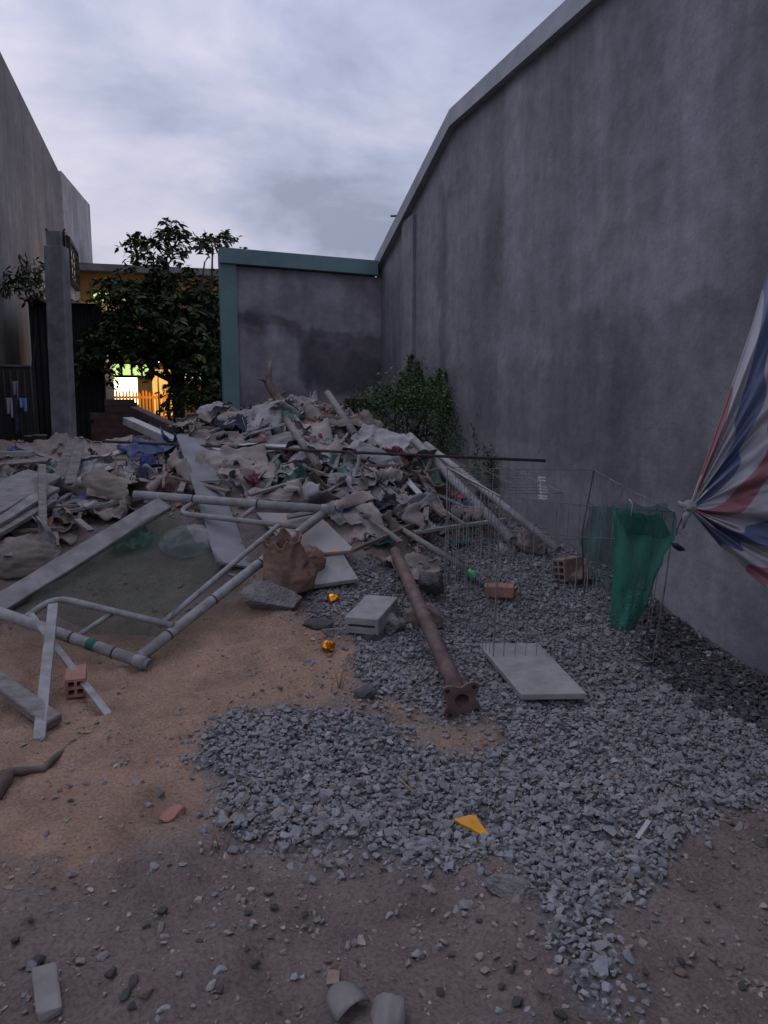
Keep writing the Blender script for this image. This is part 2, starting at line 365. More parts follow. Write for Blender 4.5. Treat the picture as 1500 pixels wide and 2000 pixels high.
def pattr(me, name, rgb):
    a = me.attributes.new(name, 'FLOAT_COLOR', 'POINT'); a.data.foreach_set('color', np.concatenate([rgb, np.ones((len(rgb), 1))], 1).astype(np.float32).ravel())
me = np_mesh('ground', np.stack([X, Y, Z], -1).reshape(-1, 3), quads, 4)
x, y, z = X.ravel(), Y.ravel(), Z.ravel()
zr = np.zeros((len(x), 3))
for q in range(4):   # feathered by averaging several jittered tests
    zr[:, 0] += zone(x+.31*q, y, z, SAND, 10)*0 + (lambda px, py: inpoly(px+jit(x, y, 75, 2.2+1.5*q, q)[0], py+jit(x, y, 75, 2.2+1.5*q, q)[1], SAND))(*proj(np.stack([x, y, z], -1))[:2])*.25
    zr[:, 1] += (lambda px, py: inpoly(px+jit(x, y, 20, 7, q)[0], py+jit(x, y, 20, 7, q)[1], GRAV))(*proj(np.stack([x, y, z], -1))[:2])*.25
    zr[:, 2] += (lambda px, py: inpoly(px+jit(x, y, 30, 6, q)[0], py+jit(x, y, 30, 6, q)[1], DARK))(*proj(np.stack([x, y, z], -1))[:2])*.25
pattr(me, 'zone', zr)
m = bpy.data.materials.new('earth_and_sand'); m.use_nodes = True; t = m.node_tree; l = t.links.new; b = t.nodes['Principled BSDF']; b.inputs['Roughness'].default_value = .95; b.inputs['Specular IOR Level'].default_value = .15
tc = N(t, 'ShaderNodeTexCoord'); at = N(t, 'ShaderNodeAttribute'); at.attribute_name = 'zone'; sp = N(t, 'ShaderNodeSeparateColor'); l(at.outputs['Color'], sp.inputs[0])
def nz(sc, det=6, rgh=.6):
    n = N(t, 'ShaderNodeTexNoise'); n.inputs['Scale'].default_value = sc; n.inputs['Detail'].default_value = det; n.inputs['Roughness'].default_value = rgh; l(tc.outputs['Object'], n.inputs['Vector']); return n.outputs[0]
def ramp(f, p0, c0, p1, c1):
    r = N(t, 'ShaderNodeValToRGB'); r.color_ramp.elements[0].position = p0; r.color_ramp.elements[0].color = (*c0, 1); r.color_ramp.elements[1].position = p1; r.color_ramp.elements[1].color = (*c1, 1); l(f, r.inputs[0]); return r.outputs[0]
def mixc(f, a, bb):
    mm = N(t, 'ShaderNodeMix', data_type='RGBA'); l(f, mm.inputs[0]); l(a, mm.inputs[6]); l(bb, mm.inputs[7]); return mm.outputs[2]
dirt = ramp(nz(2.6, 9), .32, (.15, .122, .115), .68, (.235, .197, .186)); sand = ramp(nz(3.3, 9), .3, (.235, .163, .122), .7, (.405, .278, .203))
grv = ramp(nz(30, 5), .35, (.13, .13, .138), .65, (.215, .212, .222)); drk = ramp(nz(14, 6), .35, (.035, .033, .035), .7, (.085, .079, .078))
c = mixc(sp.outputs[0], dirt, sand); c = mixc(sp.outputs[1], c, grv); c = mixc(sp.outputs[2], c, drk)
spk = ramp(nz(85, 3), .36, (.72, .7, .7), .6, (1.08, 1.07, 1.06)); mm = N(t, 'ShaderNodeMix', data_type='RGBA', blend_type='MULTIPLY'); mm.inputs[0].default_value = 1; l(c, mm.inputs[6]); l(spk, mm.inputs[7]); l(mm.outputs[2], b.inputs['Base Color'])
bp = N(t, 'ShaderNodeBump'); bp.inputs['Strength'].default_value = 1.0; bp.inputs['Distance'].default_value = .03; l(nz(26, 9, .72), bp.inputs['Height']); l(bp.outputs[0], b.inputs['Normal'])
tag(link('ground', me, m, smooth=True, keep=True), kind='structure')

# ------------------------------------------------------------------ gravel and loose fragments (uncountable)
def variants(nv, seed, flat=.56, pts=13):
    r = []
    for i in range(nv):
        bm = hull(seed+i, 1, .8, flat, n=pts, jag=.28); bmesh.ops.triangulate(bm, faces=bm.faces); bm.verts.index_update()
        v = np.array([q.co[:] for q in bm.verts]); f = np.array([[q.index for q in p.verts] for p in bm.faces]); bm.free(); r.append((v, f))
    return r
VAR = variants(9, 40)
def scatter(name, P, size, tone, mt, rs, label=None, tiltmax=.7, sink=.2, var=VAR):
    cos, fcs, tn = [], [], []; off = 0; k = rs.integers(0, len(var), len(P))
    for vi, (v, f) in enumerate(var):
        s = np.where(k == vi)[0]
        if not len(s): continue
        n = len(s); a = rs.uniform(0, 6.283, n); tx = rs.normal(0, tiltmax*.5, n); ty = rs.normal(0, tiltmax*.5, n)
        p = v[None]*(size[s][:, None, None]*rs.uniform(.75, 1.25, (n, 1, 3)))
        c_, s_ = np.cos(tx)[:, None], np.sin(tx)[:, None]; p = np.stack([p[..., 0], p[..., 1]*c_-p[..., 2]*s_, p[..., 1]*s_+p[..., 2]*c_], -1)
        c_, s_ = np.cos(ty)[:, None], np.sin(ty)[:, None]; p = np.stack([p[..., 0]*c_+p[..., 2]*s_, p[..., 1], -p[..., 0]*s_+p[..., 2]*c_], -1)
        c_, s_ = np.cos(a)[:, None], np.sin(a)[:, None]; p = np.stack([p[..., 0]*c_-p[..., 1]*s_, p[..., 0]*s_+p[..., 1]*c_, p[..., 2]], -1)
        q = P[s].copy(); q[:, 2] += size[s]*(.5-sink); p = p+q[:, None]
        cos.append(p.reshape(-1, 3)); fcs.append((f[None]+(np.arange(n)*len(v))[:, None, None]+off).reshape(-1, 3)); off += n*len(v)
        tn.append(np.repeat(tone[s], len(v), 0))
    me = np_mesh(name, np.concatenate(cos), np.concatenate(fcs), 3); pattr(me, 'tone', np.concatenate(tn))
    o = link(name, me, mt, keep=True); return o
rs = np.random.default_rng(5)
m_grav = mat('crushed_stone', (.20, .203, .217), (.14, .142, .153), scale=25, bump=.5, bscale=120, attr='tone', dist=.004)
def rndpts(n, x0, x1, y0, y1): return rs.uniform(x0, x1, n), rs.uniform(y0, y1, n)
x, y = rndpts(240000, -1.8, 2.98, 1.1, 8.0); z = h(x, y); px, py, d = proj(np.stack([x, y, z], -1))
jx, jy = jit(x, y, 22, 6); g = inpoly(px+jx, py+jy, GRAV)
pat = fbm(x*2.3, y*2.3, 5.5, 3)
core = np.zeros(len(x))
for q_ in range(5):
    a1, a2 = jit(x, y, 34, 3.5, q_*1.7); core += inpoly(px+a1+rs.normal(0, 9, len(x)), py+a2+rs.normal(0, 6, len(x)), GRAV)/5
g = core > .3
keep = g & (rs.random(len(x)) < np.clip(core*.95+pat*.9, .1, 1)*np.clip(1.15-(py-1560)/520*.9, .3, 1))
# thin spill around the edges
jx, jy = jit(x, y, 120, 2.0); ex_ = rs.exponential(38, len(x))*rs.choice([-1, 1], len(x)); ey_ = rs.exponential(26, len(x))*rs.choice([-1, 1], len(x)); spill = inpoly(px+jx*.4+ex_, py+jy*.4+ey_, GRAV) & ~g & (rs.random(len(x)) < .34)
far = (~g) & ~spill & (rs.random(len(x)) < .008) & (py > 1380)
kk = keep | spill | far; x, y, z, gk = x[kk], y[kk], z[kk], keep[kk]
sz = np.exp(rs.normal(math.log(.0108), .42, len(x))).clip(.004, .03)
big = fbm(x*4, y*4, 6.6, 2); zz = z + np.where(gk, rs.uniform(-.002, .012, len(x))+.006*big, 0)
tv = rs.normal(1, .13, len(x)).clip(.6, 1.4); tone = np.stack([tv*rs.normal(1, .03, len(x)), tv, tv*rs.normal(1.0, .03, len(x))], -1)
warm = rs.random(len(x)) < .12; tone[warm] *= np.array([1.0, .86, .76])
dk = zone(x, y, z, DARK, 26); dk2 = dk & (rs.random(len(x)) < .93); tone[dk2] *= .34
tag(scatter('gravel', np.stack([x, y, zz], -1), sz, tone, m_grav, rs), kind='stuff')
# fine pebbles in the dirt
m_peb = mat('dirt_pebbles', (.245, .213, .2), (.155, .13, .12), scale=25, bump=.4, attr='tone', dist=.004)
x, y = rndpts(34000, -2.6, 2.9, 1.1, 5.2); z = h(x, y); px, py, d = proj(np.stack([x, y, z], -1))
k = (rs.random(len(x)) < np.where(py > 1650, .8, .22)*np.clip(.55+1.5*fbm(x*3, y*3, 2.7, 3), .05, 1)); x, y, z = x[k], y[k], z[k]
sz = np.exp(rs.normal(math.log(.0055), .55, len(x))).clip(.002, .02); tv = rs.normal(1, .18, len(x)).clip(.5, 1.5)
tag(scatter('pebbles', np.stack([x, y, z], -1), sz, np.stack([tv*1.02, tv, tv*.98], -1), m_peb, rs, sink=.3), kind='stuff')

# clods of dry earth
m_clod = mat('earth_clods', (.20, .165, .15), (.12, .097, .09), scale=30, bump=.7, attr='tone')
x, y = rndpts(22000, -2.6, 2.9, 1.1, 5.0); z = h(x, y); px, py, d = proj(np.stack([x, y, z], -1)); sd_ = inpoly(px, py, SAND)
k = rs.random(len(x)) < np.where(sd_, .25, .55)*np.clip(.4+2.2*fbm(x*2.2, y*2.2, 12.7, 3), .02, 1); x, y, z, sd_ = x[k], y[k], z[k], sd_[k]
tv = rs.normal(1, .2, len(x)).clip(.5, 1.6); tn = np.stack([tv, tv, tv], -1); tn[sd_] *= np.array([1.7, 1.4, 1.1])
tag(scatter('earth_clods', np.stack([x, y, z], -1), np.exp(rs.normal(math.log(.009), .5, len(x))).clip(.004, .03), tn, m_clod, rs, sink=.42), kind='stuff')

# ------------------------------------------------------------------ walls and buildings
def wallmat(name, c1, c2, streak=.5, stains=(), zoff=0, big=1.1):
    m = bpy.data.materials.new(name); m.use_nodes = True; t = m.node_tree; l = t.links.new; b = t.nodes['Principled BSDF']; b.inputs['Roughness'].default_value = .9; b.inputs['Specular IOR Level'].default_value = .2
    tc = N(t, 'ShaderNodeTexCoord'); geo = N(t, 'ShaderNodeNewGeometry'); P = geo.outputs['Position']
    def nz(sc, det, st=(1, 1, 1), dis=0):
        mp = N(t, 'ShaderNodeMapping'); mp.inputs['Scale'].default_value = st; l(P, mp.inputs[0]); n = N(t, 'ShaderNodeTexNoise'); n.inputs['Scale'].default_value = sc; n.inputs['Detail'].default_value = det; n.inputs['Roughness'].default_value = .62; n.inputs['Distortion'].default_value = dis; l(mp.outputs[0], n.inputs['Vector']); return n.outputs[0]
    def ramp(f, p0, v0, p1, v1):
        r = N(t, 'ShaderNodeMapRange'); r.interpolation_type = 'SMOOTHSTEP'; r.inputs[1].default_value = p0; r.inputs[2].default_value = p1; r.inputs[3].default_value = v0; r.inputs[4].default_value = v1; l(f, r.inputs[0]); return r.outputs[0]
    def mul(a, bb):
        q = N(t, 'ShaderNodeMath', operation='MULTIPLY'); l(a, q.inputs[0]); l(bb, q.inputs[1]); return q.outputs[0]
    f = mul(ramp(nz(big, 8), .3, .72, .7, 1.12), ramp(nz(.8, 8, (1.5, 1.5, .2), .6), .36, 1-streak*.55, .62, 1.08))
    f = mul(f, ramp(nz(4.2, 7, (1.6, 1.6, .09)), .32, 1-streak*.35, .52, 1.0))
    f = mul(f, ramp(nz(7, 6), .3, .86, .7, 1.1)); f = mul(f, ramp(nz(55, 4), .3, .93, .7, 1.05))
    sx = N(t, 'ShaderNodeSeparateXYZ'); nd = N(t, 'ShaderNodeVectorMath', operation='SCALE'); nd.inputs['Scale'].default_value = 1
    wob = N(t, 'ShaderNodeTexNoise'); wob.inputs['Scale'].default_value = 2.6; wob.inputs['Detail'].default_value = 6; l(P, wob.inputs['Vector'])
    ws = N(t, 'ShaderNodeVectorMath', operation='MULTIPLY_ADD'); l(wob.outputs['Color'], ws.inputs[0]); ws.inputs[1].default_value = (.5,)*3; l(P, ws.inputs[2]); l(ws.outputs[0], sx.inputs[0])
    # old plaster edges and damp patches: boxes with wobbling borders (axis a along the wall, z up, slope)
    for (ai, a0, a1, z0, z1, slope, dk, soft) in stains:
        sl = N(t, 'ShaderNodeMath', operation='MULTIPLY_ADD'); l(sx.outputs[ai], sl.inputs[0]); sl.inputs[1].default_value = -slope; l(sx.outputs[2], sl.inputs[2])
        zc = sl.outputs[0]; ac = sx.outputs[ai]; o_ = .25
        q = mul(mul(ramp(ac, a0+o_-soft, 0, a0+o_+soft, 1), ramp(ac, a1+o_-soft, 1, a1+o_+soft, 0)), mul(ramp(zc, z0+o_-soft, 0, z0+o_+soft, 1), ramp(zc, z1+o_-soft, 1, z1+o_+soft, 0)))
        inv = N(t, 'ShaderNodeMath', operation='MULTIPLY_ADD'); l(q, inv.inputs[0]); inv.inputs[1].default_value = -dk; inv.inputs[2].default_value = 1; f = mul(f, inv.outputs[0])
    r = N(t, 'ShaderNodeMix', data_type='RGBA'); r.clamp_factor = True; l(ramp(nz(.7, 5), .35, 0, .65, 1), r.inputs[0]); r.inputs[6].default_value = (*c1, 1); r.inputs[7].default_value = (*c2, 1)
    s = N(t, 'ShaderNodeVectorMath', operation='SCALE'); l(r.outputs[2], s.inputs[0]); l(f, s.inputs['Scale']); l(s.outputs[0], b.inputs['Base Color'])
    bp = N(t, 'ShaderNodeBump'); bp.inputs['Strength'].default_value = .35; bp.inputs['Distance'].default_value = .02; l(nz(16, 8), bp.inputs['Height']); l(bp.outputs[0], b.inputs['Normal'])
    return m
XW = 3.0
k0 = PX(1140, 0, XW); k1 = PX(890, 225, XW); k2 = PX(745, 511, XW)
YB = float(k2[1])
zn = float(k1[2]+(k0[2]-k1[2])/(k0[1]-k1[1])*(-3-k1[1]))
prof = [(-3, zn), (float(k1[1]), float(k1[2])), (YB+.25, float(k2[2]-.05))]
st_r = [(1, 3.3, 5.7, .8, 2.0, .0, .26, .08), (1, 4.9, 9.2, .9, 1.6, .02, .2, .06), (1, 1.2, 3.6, 1.7, 6.2, 0, .26, .4), (1, 4.2, 4.9, 2.4, 4.8, 0, .2, .1), (1, 5.4, 6.1, 1.9, 4.3, 0, .24, .2), (1, 6.6, 7.0, 2.4, 4.6, 0, .22, .12), (1, 8.0, 8.25, .8, 3.6, 0, .3, .06), (1, 3.0, 3.5, -.4, .35, 0, .2, .2)]
m_wallr = wallmat('grey_render', (.192, .2, .232), (.232, .232, .258), .3, st_r)
m_cap = mat('cap_cement', (.30, .33, .37), (.22, .235, .27), scale=3, bump=.2)
o = empty('house_wall', (XW+.1, 4, 0)); tag(o, 'tall bare grey rendered house side wall with streaked cement, right of the gravel', 'wall')
def prism(bm, pts, x0, x1):
    a = [bm.verts.new((x0, p[0], p[1])) for p in pts]; b_ = [bm.verts.new((x1, p[0], p[1])) for p in pts]; n = len(pts)
    bm.faces.new(a); bm.faces.new(b_[::-1])
    for i in range(n): bm.faces.new((a[i], b_[i], b_[(i+1) % n], a[(i+1) % n]))
bm = bmesh.new(); prism(bm, [(-3, -.4)]+prof+[(YB+.25, -.4)], XW, XW+.25); bmobj('wall', bm, m_wallr, o)
bm = bmesh.new(); cap = [(p[0], p[1]+.05) for p in prof]; low = [(p[0], p[1]-.11) for p in prof]; prism(bm, cap+low[::-1], XW-.07, XW+.32); bmobj('coping', bm, m_cap, o)
# shallow pilaster near the corner and a hairline groove
bm = bmesh.new(); abox(bm, XW-.035, XW-.002, YB-1.5, YB-1.05, -.3, float(k2[2])+.3); bmobj('pilaster', bm, m_wallr, o)
pr = PX(767, 475, XW+.1); bm = bmesh.new(); tube(bm, [pr+np.array([.05, 0, -.4]), pr+np.array([.05, 0, .36])], .013, 6); tube(bm, [pr+np.array([-.03, 0, .35]), pr+np.array([.09, 0, .36])], .013, 6)
tag(bmobj('iron_rod', bm, m_iron), 'thin iron rod sticking up behind the sloping top of the right wall', 'rod')

# end wall across the plot with teal trim
pl = PY(437, 800, YB); pc = PY(468, 800, YB); xl, xc = float(pl[0]), float(pc[0])
zl_ = float(PY(450, 487, YB)[2]); zr_ = float(PY(745, 513, YB)[2])
xa = float(PY(590, 600, YB)[0]); xb = float(PY(740, 600, YB)[0]); zz_ = lambda px, py: float(PY(px, py, YB)[2])
st_b = [(0, xa-.02, xb+.4, zz_(600, 700), zz_(600, 625)+.12, -.16, .52, .07), (0, xl, xb+.4, zz_(600, 622)+.1, zz_(500, 592)+.10, -.16, .42, .05), (0, xc-.2, xb+.4, -1, zz_(600, 720), -.1, .22, .08), (0, xa+.6, xb+.4, zz_(600, 690), zz_(600, 625), -.16, .25, .05), (0, xc+.1, xc+.35, zz_(500, 660), zz_(500, 600), 0, .3, .05)]
m_wallb = wallmat('old_plaster', (.255, .245, .28), (.22, .21, .245), .3, st_b, big=2.2)
m_teal = mat('teal_paint', (.125, .205, .215), (.09, .155, .165), scale=2, bump=.1)
o = empty('end_wall', ((xl+XW)/2, YB, 0)); tag(o, 'low grey plaster wall with teal painted edge column and top, closing off the plot', 'wall')
slope = (zr_-zl_)/(XW-xl)
bm = bmesh.new(); v = [(xc, -.3), (XW-.002, -.3), (XW-.002, zr_-.2), (xc, zl_+slope*(xc-xl)-.2)]
a = [bm.verts.new((p[0], YB, p[1])) for p in v]; b_ = [bm.verts.new((p[0], YB+.18, p[1])) for p in v]; bm.faces.new(a); bm.faces.new(b_[::-1])
for i in range(4): bm.faces.new((a[i], b_[i], b_[(i+1) % 4], a[(i+1) % 4]))
bmobj('wall', bm, m_wallb, o)
bm = bmesh.new(); boxm(bm, ((xl+xc)/2, YB+.07, (zl_-.3)/2-.05), ((xc-xl)/2, 0, 0), (0, .13, 0), (0, 0, (zl_-.1)/2+.1)); bmobj('column', bm, m_teal, o)
bm = bmesh.new(); d_ = np.array([XW-.075-xl, 0, slope*(XW-.075-xl)]); boxm(bm, np.array([xl, YB+.07, zl_-.09])+d_/2, d_/2, (0, .17, 0), (0, 0, .095)); bmobj('coping', bm, m_teal, o)

# left house
XL = -2.4
f0 = PX(115, 335, XL); f1 = PX(172, 400, XL); f2 = PX(0, 112, XL)
zs_ = float(f2[2]); ym = float(f0[1]); ye = float(f1[1])
m_walll = wallmat('old_render', (.215, .205, .208), (.175, .168, .172), .32, [(1, 9, 30, 1.0, 2.6, 0, .3, .3)], big=.6)
m_lime = wallmat('limewash', (.44, .43, .45), (.35, .335, .345), .4, [(1, ym+4, ye, 4.6, 6.4, 0, .3, .3)], big=.6)
o = empty('old_house', (XL-2.5, 15, 0)); tag(o, 'tall old house on the left with stained brown render and a pale far section', 'house')
bm = bmesh.new(); prism(bm, [(6.5, -.3), (6.5, zs_-.1), (ym, float(f0[2])), (ym, -.3)], XL-5, XL); bmobj('wall', bm, m_walll, o)
bm = bmesh.new(); prism(bm, [(ym+.003, -.3), (ym+.003, float(f0[2])+.02), (ye, float(f1[2])), (ye, -.3)], XL-5.02, XL+.06); bmobj('pale_wall', bm, m_lime, o)
w0 = PX(126, 465, XL+.06); w1 = PX(148, 565, XL+.06); zt = float(PX(137, 480, XL+.06)[2]); zb = float(PX(137, 555, XL+.06)[2]); y0, y1 = float(w0[1]), float(w1[1])
m_dk = mat('dark_window', (.03, .032, .035), rough=.3, bump=0); m_glow = emit('lit_curtain', (.55, .5, .33), .16)
bm = bmesh.new()
for (p, q, r_, s_) in ((y0, y0+.12, zb, zt), (y1-.12, y1, zb, zt), (y0+.12, y1-.12, zb, zb+.1), (y0+.12, y1-.12, zt-.1, zt)): abox(bm, XL+.063, XL+.2, p, q, r_, s_)
for i in range(1, 4): yy = y0+(y1-y0)*i/4; abox(bm, XL+.12, XL+.15, yy-.03, yy+.03, zb+.1, zt-.1)
for i in range(1, 5): zzz = zb+(zt-zb)*i/5; abox(bm, XL+.155, XL+.18, y0+.12, y1-.12, zzz-.02, zzz+.02)
wo = bmobj('window', bm, m_iron, o)
bm = bmesh.new(); abox(bm, XL+.065, XL+.09, y0+.12, y1-.12, zb+.1, zt-.1); bmobj('pane', bm, m_glow, wo)
bm = bmesh.new(); abox(bm, XL+.063, XL+.16, y0-.1, y1+.1, zt+.02, zt+.1); bmobj('window_hood', bm, m_lime, o)

# far yellow house across the lane, with a lit ground floor
m_ochre = mat('ochre_wall', (.33, .19, .05), (.27, .15, .04), scale=1.2, bump=.1); m_roofg = mat('grey_roof', (.16, .16, .18), scale=3, bump=.2)
m_lwin = emit('lit_window', (.62, .85, .28), .75); m_ldoor = emit('lit_room', (1.0, .97, .6), 2.6); m_amb = emit('lit_wall_glow', (1.0, .55, .12), .6)
YF = 27.0
q = lambda px, py: PY(px, py, YF)
o = empty('yellow_house', q(260, 840)); tag(o, 'yellow ochre house across the lane with lamp-lit ground floor, seen past the tree', 'house')
xa_, xb_ = float(q(90, 600)[0]), float(q(452, 600)[0]); zt_ = float(q(230, 535)[2])
bm = bmesh.new(); abox(bm, xa_, xb_, YF, YF+5, -.2, zt_); bmobj('wall', bm, m_ochre, o)
bm = bmesh.new(); abox(bm, xa_-.2, xb_+.2, YF-.5, YF+5.3, zt_+.003, zt_+.22); bmobj('roof', bm, m_roofg, o)
def wins(name, a, b_, c, d, mm, parent, n=1, fr=m_ochre, dep=.06):
    p, r_ = q(a, d), q(b_, c); x0, x1, z0, z1 = float(p[0]), float(r_[0]), float(p[2]), float(r_[2])
    bm = bmesh.new()
    for i in range(n+1):
        xx = x0+(x1-x0)*i/n; abox(bm, xx-.035, xx+.035, YF-dep, YF-.003, z0, z1)
    abox(bm, x0-.06, x1+.06, YF-dep-.03, YF-.003, z1+.002, z1+.07); abox(bm, x0-.06, x1+.06, YF-dep-.03, YF-.003, z0-.07, z0-.002)
    w = bmobj(name, bm, fr, parent); bm = bmesh.new(); abox(bm, x0, x1, YF-.03, YF-.002, z0, z1); bmobj('pane', bm, mm, w)
wins('window', 180, 216, 573, 589, m_lwin, o, 3); wins('window', 240, 285, 573, 592, m_lwin, o, 3)
wins('door_and_lit_wall', 218, 270, 737, 790, m_ldoor, o, 1); wins('window', 198, 296, 712, 733, m_lwin, o, 5, m_iron); wins('window', 352, 402, 728, 745, m_lwin, o, 3); wins('door_and_lit_wall', 298, 336, 722, 812, m_amb, o, 1)  # amber bay is lamp-lit wall, its light put in as a glowing pane
p = D(307, 705, 18.6); lp = empty('lane_lamp', (p[0], p[1], 0)); tag(lp, 'small bright lamp on a thin pole beyond the tree, at the orange fence', 'lamp')
bm = bmesh.new(); bmesh.ops.create_icosphere(bm, subdivisions=2, radius=.05, matrix=Matrix.Translation(V(p))); bmobj('bulb', bm, emit('lamp_white', (.9, .95, 1), 6), lp, True)
bm = bmesh.new(); tube(bm, [(p[0], p[1], .0), (p[0], p[1], p[2]-.052)], .02, 7); bmobj('pole', bm, m_iron, lp)
ld = bpy.data.lights.new('lamp_light', 'POINT'); ld.energy = 70; ld.color = (1.0, .62, .22); ld.shadow_soft_size = .06
lo = bpy.data.objects.new('lamp_light', ld); COL.objects.link(lo); lo.location = V(p)+Vector((-.1, -.12, 0))

# orange picket fence in front of it
m_pick = mat('orange_paint', (.62, .25, .03), (.5, .18, .02), scale=3, bump=.1)
o = empty('picket_fence', PY(270, 830, 20.5)); tag(o, 'orange picket fence along the lane, lit by the house behind', 'fence')
for i, px in enumerate(np.arange(188, 352, 6.5)):
    t = PY(px, 762+random.uniform(-2, 5), 20.5); bm = bmesh.new(); zt2 = float(t[2]); xx = float(t[0]); w = .022
    v = [bm.verts.new((xx+a_, 20.5+b2, zq)) for b2 in (0, .02) for (a_, zq) in ((-w, .1), (w, .1), (w, zt2-.06), (0, zt2), (-w, zt2-.06))]
    bm.faces.new(v[:5]); bm.faces.new(v[5:][::-1])
    for k in range(5): bm.faces.new((v[k], v[5+k], v[5+(k+1) % 5], v[(k+1) % 5]))
    bmobj('picket', bm, m_pick, o)
for py in (776, 815):
    a, b2 = PY(186, py, 20.53), PY(354, py, 20.53); bm = bmesh.new(); abox(bm, float(a[0]), float(b2[0]), 20.523, 20.56, float(a[2])-.03, float(a[2])+.03); bmobj('rail', bm, m_pick, o)

# dark corrugated shed and gate behind the post
m_corr = mat('dark_corrugated_iron', (.035, .034, .036), (.016, .016, .017), scale=3, rough=.6, bump=.2, stretch=(1, 1, .3))
YS = 13.6; a, b2 = float(PY(62, 700, YS)[0]), float(PY(203, 700, YS)[0]); zt = float(PY(150, 592, YS)[2])
def corr(bm, x0, x1, y, z0, z1, pitch=.09, amp=.014, th=.004):
    n = int((x1-x0)/pitch*6); pts = [(x0+(x1-x0)*i/n, y+amp*math.sin(i/6*6.283)) for i in range(n+1)]
    r = [[bm.verts.new((p[0], p[1]+o_, zq)) for p in pts] for (o_, zq) in ((0, z0), (0, z1), (th, z1), (th, z0))]
    for k in range(4):
        for i in range(n): bm.faces.new((r[k][i], r[k][i+1], r[(k+1) % 4][i+1], r[(k+1) % 4][i]))
o = empty('shed', ((a+b2)/2, YS, 0)); tag(o, 'dark corrugated iron shed behind the concrete post, under the tree', 'shed')
bm = bmesh.new(); corr(bm, a, b2, YS, 0, zt); bmobj('front_wall', bm, m_corr, o)
bm = bmesh.new(); abox(bm, a, a+.03, YS+.03, YS+2.5, 0, zt); abox(bm, b2-.03, b2, YS+.03, YS+2.5, 0, zt-.2); bmobj('side_wall', bm, m_corr, o)
bm = bmesh.new(); n = 40; xs = np.linspace(a-.1, b2+.22, n); r0 = [bm.verts.new((q_, YS-.25, zt+.02+.02*math.sin(i*1.57))) for i, q_ in enumerate(xs)]; r1 = [bm.verts.new((q_, YS+2.7, zt+.18+.02*math.sin(i*1.57))) for i, q_ in enumerate(xs)]
for i in range(n-1): bm.faces.new((r0[i], r0[i+1], r1[i+1], r1[i]))
solid(bmobj('roof', bm, m_corr, o), .006)
# dark gate leaf right of the tree
YG = 12.9; a, b2 = float(PY(404, 700, YG)[0]), float(PY(437, 700, YG)[0]); zt = float(PY(420, 590, YG)[2])
o = empty('metal_gate', ((a+b2)/2, YG, 0)); tag(o, 'dark sheet metal gate leaf between the tree and the teal column', 'gate')
bm = bmesh.new(); corr(bm, a, b2, YG, 0, zt, .07); bmobj('sheet', bm, m_corr, o); bm = bmesh.new(); abox(bm, a-.05, a-.002, YG-.03, YG+.03, 0, zt+.04); bmobj('gate_post', bm, m_iron, o)
# concrete post
dp = 11.0; pt = D(110, 482, dp); pb = D(127, 880, dp); o = empty('concrete_post', (pb[0], pb[1], 0)); tag(o, 'tall bare concrete post standing at the left edge of the rubble', 'post')
m_post = wallmat('post_concrete', (.215, .218, .23), (.165, .165, .175), .35, [(2, -9, 9, -9, 9, 0, 0, .1)], big=4)
b0 = pb+(pb-pt)*.28; bm = bmesh.new(); axv = pt-b0; boxm(bm, (pt+b0)/2, RT*.132, FW*np.array([1, 1, 0])*.13, axv/2); bevel(bmobj('shaft', bm, m_post, o), .012)
bm = bmesh.new(); boxm(bm, pt+np.array([0, 0, .1]), RT*.1, FW*np.array([1, 1, 0])*.1, (0, 0, .098)); bmobj('stub', bm, m_post, o)
for s in (-1, 1):
    bm = bmesh.new(); c0 = pt+RT*.118*s; tube(bm, [c0, c0+np.array([0, 0, .22]), c0+np.array([.02*s, 0, .25])], .016, 6); bmobj('rebar', bm, m_iron, o)
ln = pb*.52+pt*.48
# iron gate at far left with clothes on it
YI = 11.6; a, b2 = float(PY(-60, 760, YI)[0]), float(PY(62, 760, YI)[0]); zt = float(PY(30, 716, YI)[2])
o = empty('iron_gate', ((a+b2)/2, YI, 0)); tag(o, 'black iron bar gate at the foot of the old house, with washing on it', 'gate')
bm = bmesh.new(); tube(bm, [(a, YI, zt), (b2, YI, zt)], .022, 6); bmobj('rail', bm, m_iron, o); bm = bmesh.new(); tube(bm, [(a, YI, .35), (b2, YI, .35)], .02, 6); bmobj('rail', bm, m_iron, o)
for xx in np.linspace(a, b2, 10):
    bm = bmesh.new(); tube(bm, [(xx, YI, .3), (xx, YI, zt)], .013, 6); bmobj('bar', bm, m_iron, o)
bm = bmesh.new(); abox(bm, a, b2, YI+.35, YI+.4, 0, zt+.0); tag(bmobj('dark_panel', bm, m_corr), 'dark panel filling the dark area behind the iron bar gate', 'metal sheet')  # plain dark panel in place of the dark lower wall behind the bars
def hang(px0, px1, py0, py1, col, label, y, name='washing', cat='cloth'):
    p0, p1 = PY(px0, py0, y), PY(px1, py1, y); n, mm_ = 10, 12; v = []; f = []
    for j in range(mm_+1):
        for i in range(n+1):
            u, w = i/n, j/mm_; sw = .12*(1-w)+.0
            v.append((p0[0]+(p1[0]-p0[0])*(u*(1-.15*w)+.07*w*math.sin(3*px0)), y-.03-.03*math.sin(u*9+px0)*w, p0[2]+(p1[2]-p0[2])*w+.03*math.sin(u*5+px0)*w))
    for j in range(mm_):
        for i in range(n): k = j*(n+1)+i; f.append((k, k+1, k+n+2, k+n+1))
    tag(solid(vf(name, v, f, CL[col], smooth=True), .006), label, cat, None)
hang(13, 27, 777, 812, 'white', 'white towel hanging on the iron bar gate', YI-.03); hang(24, 38, 745, 775, 'grey', 'grey cloth hanging highest on the iron bar gate', YI-.06)
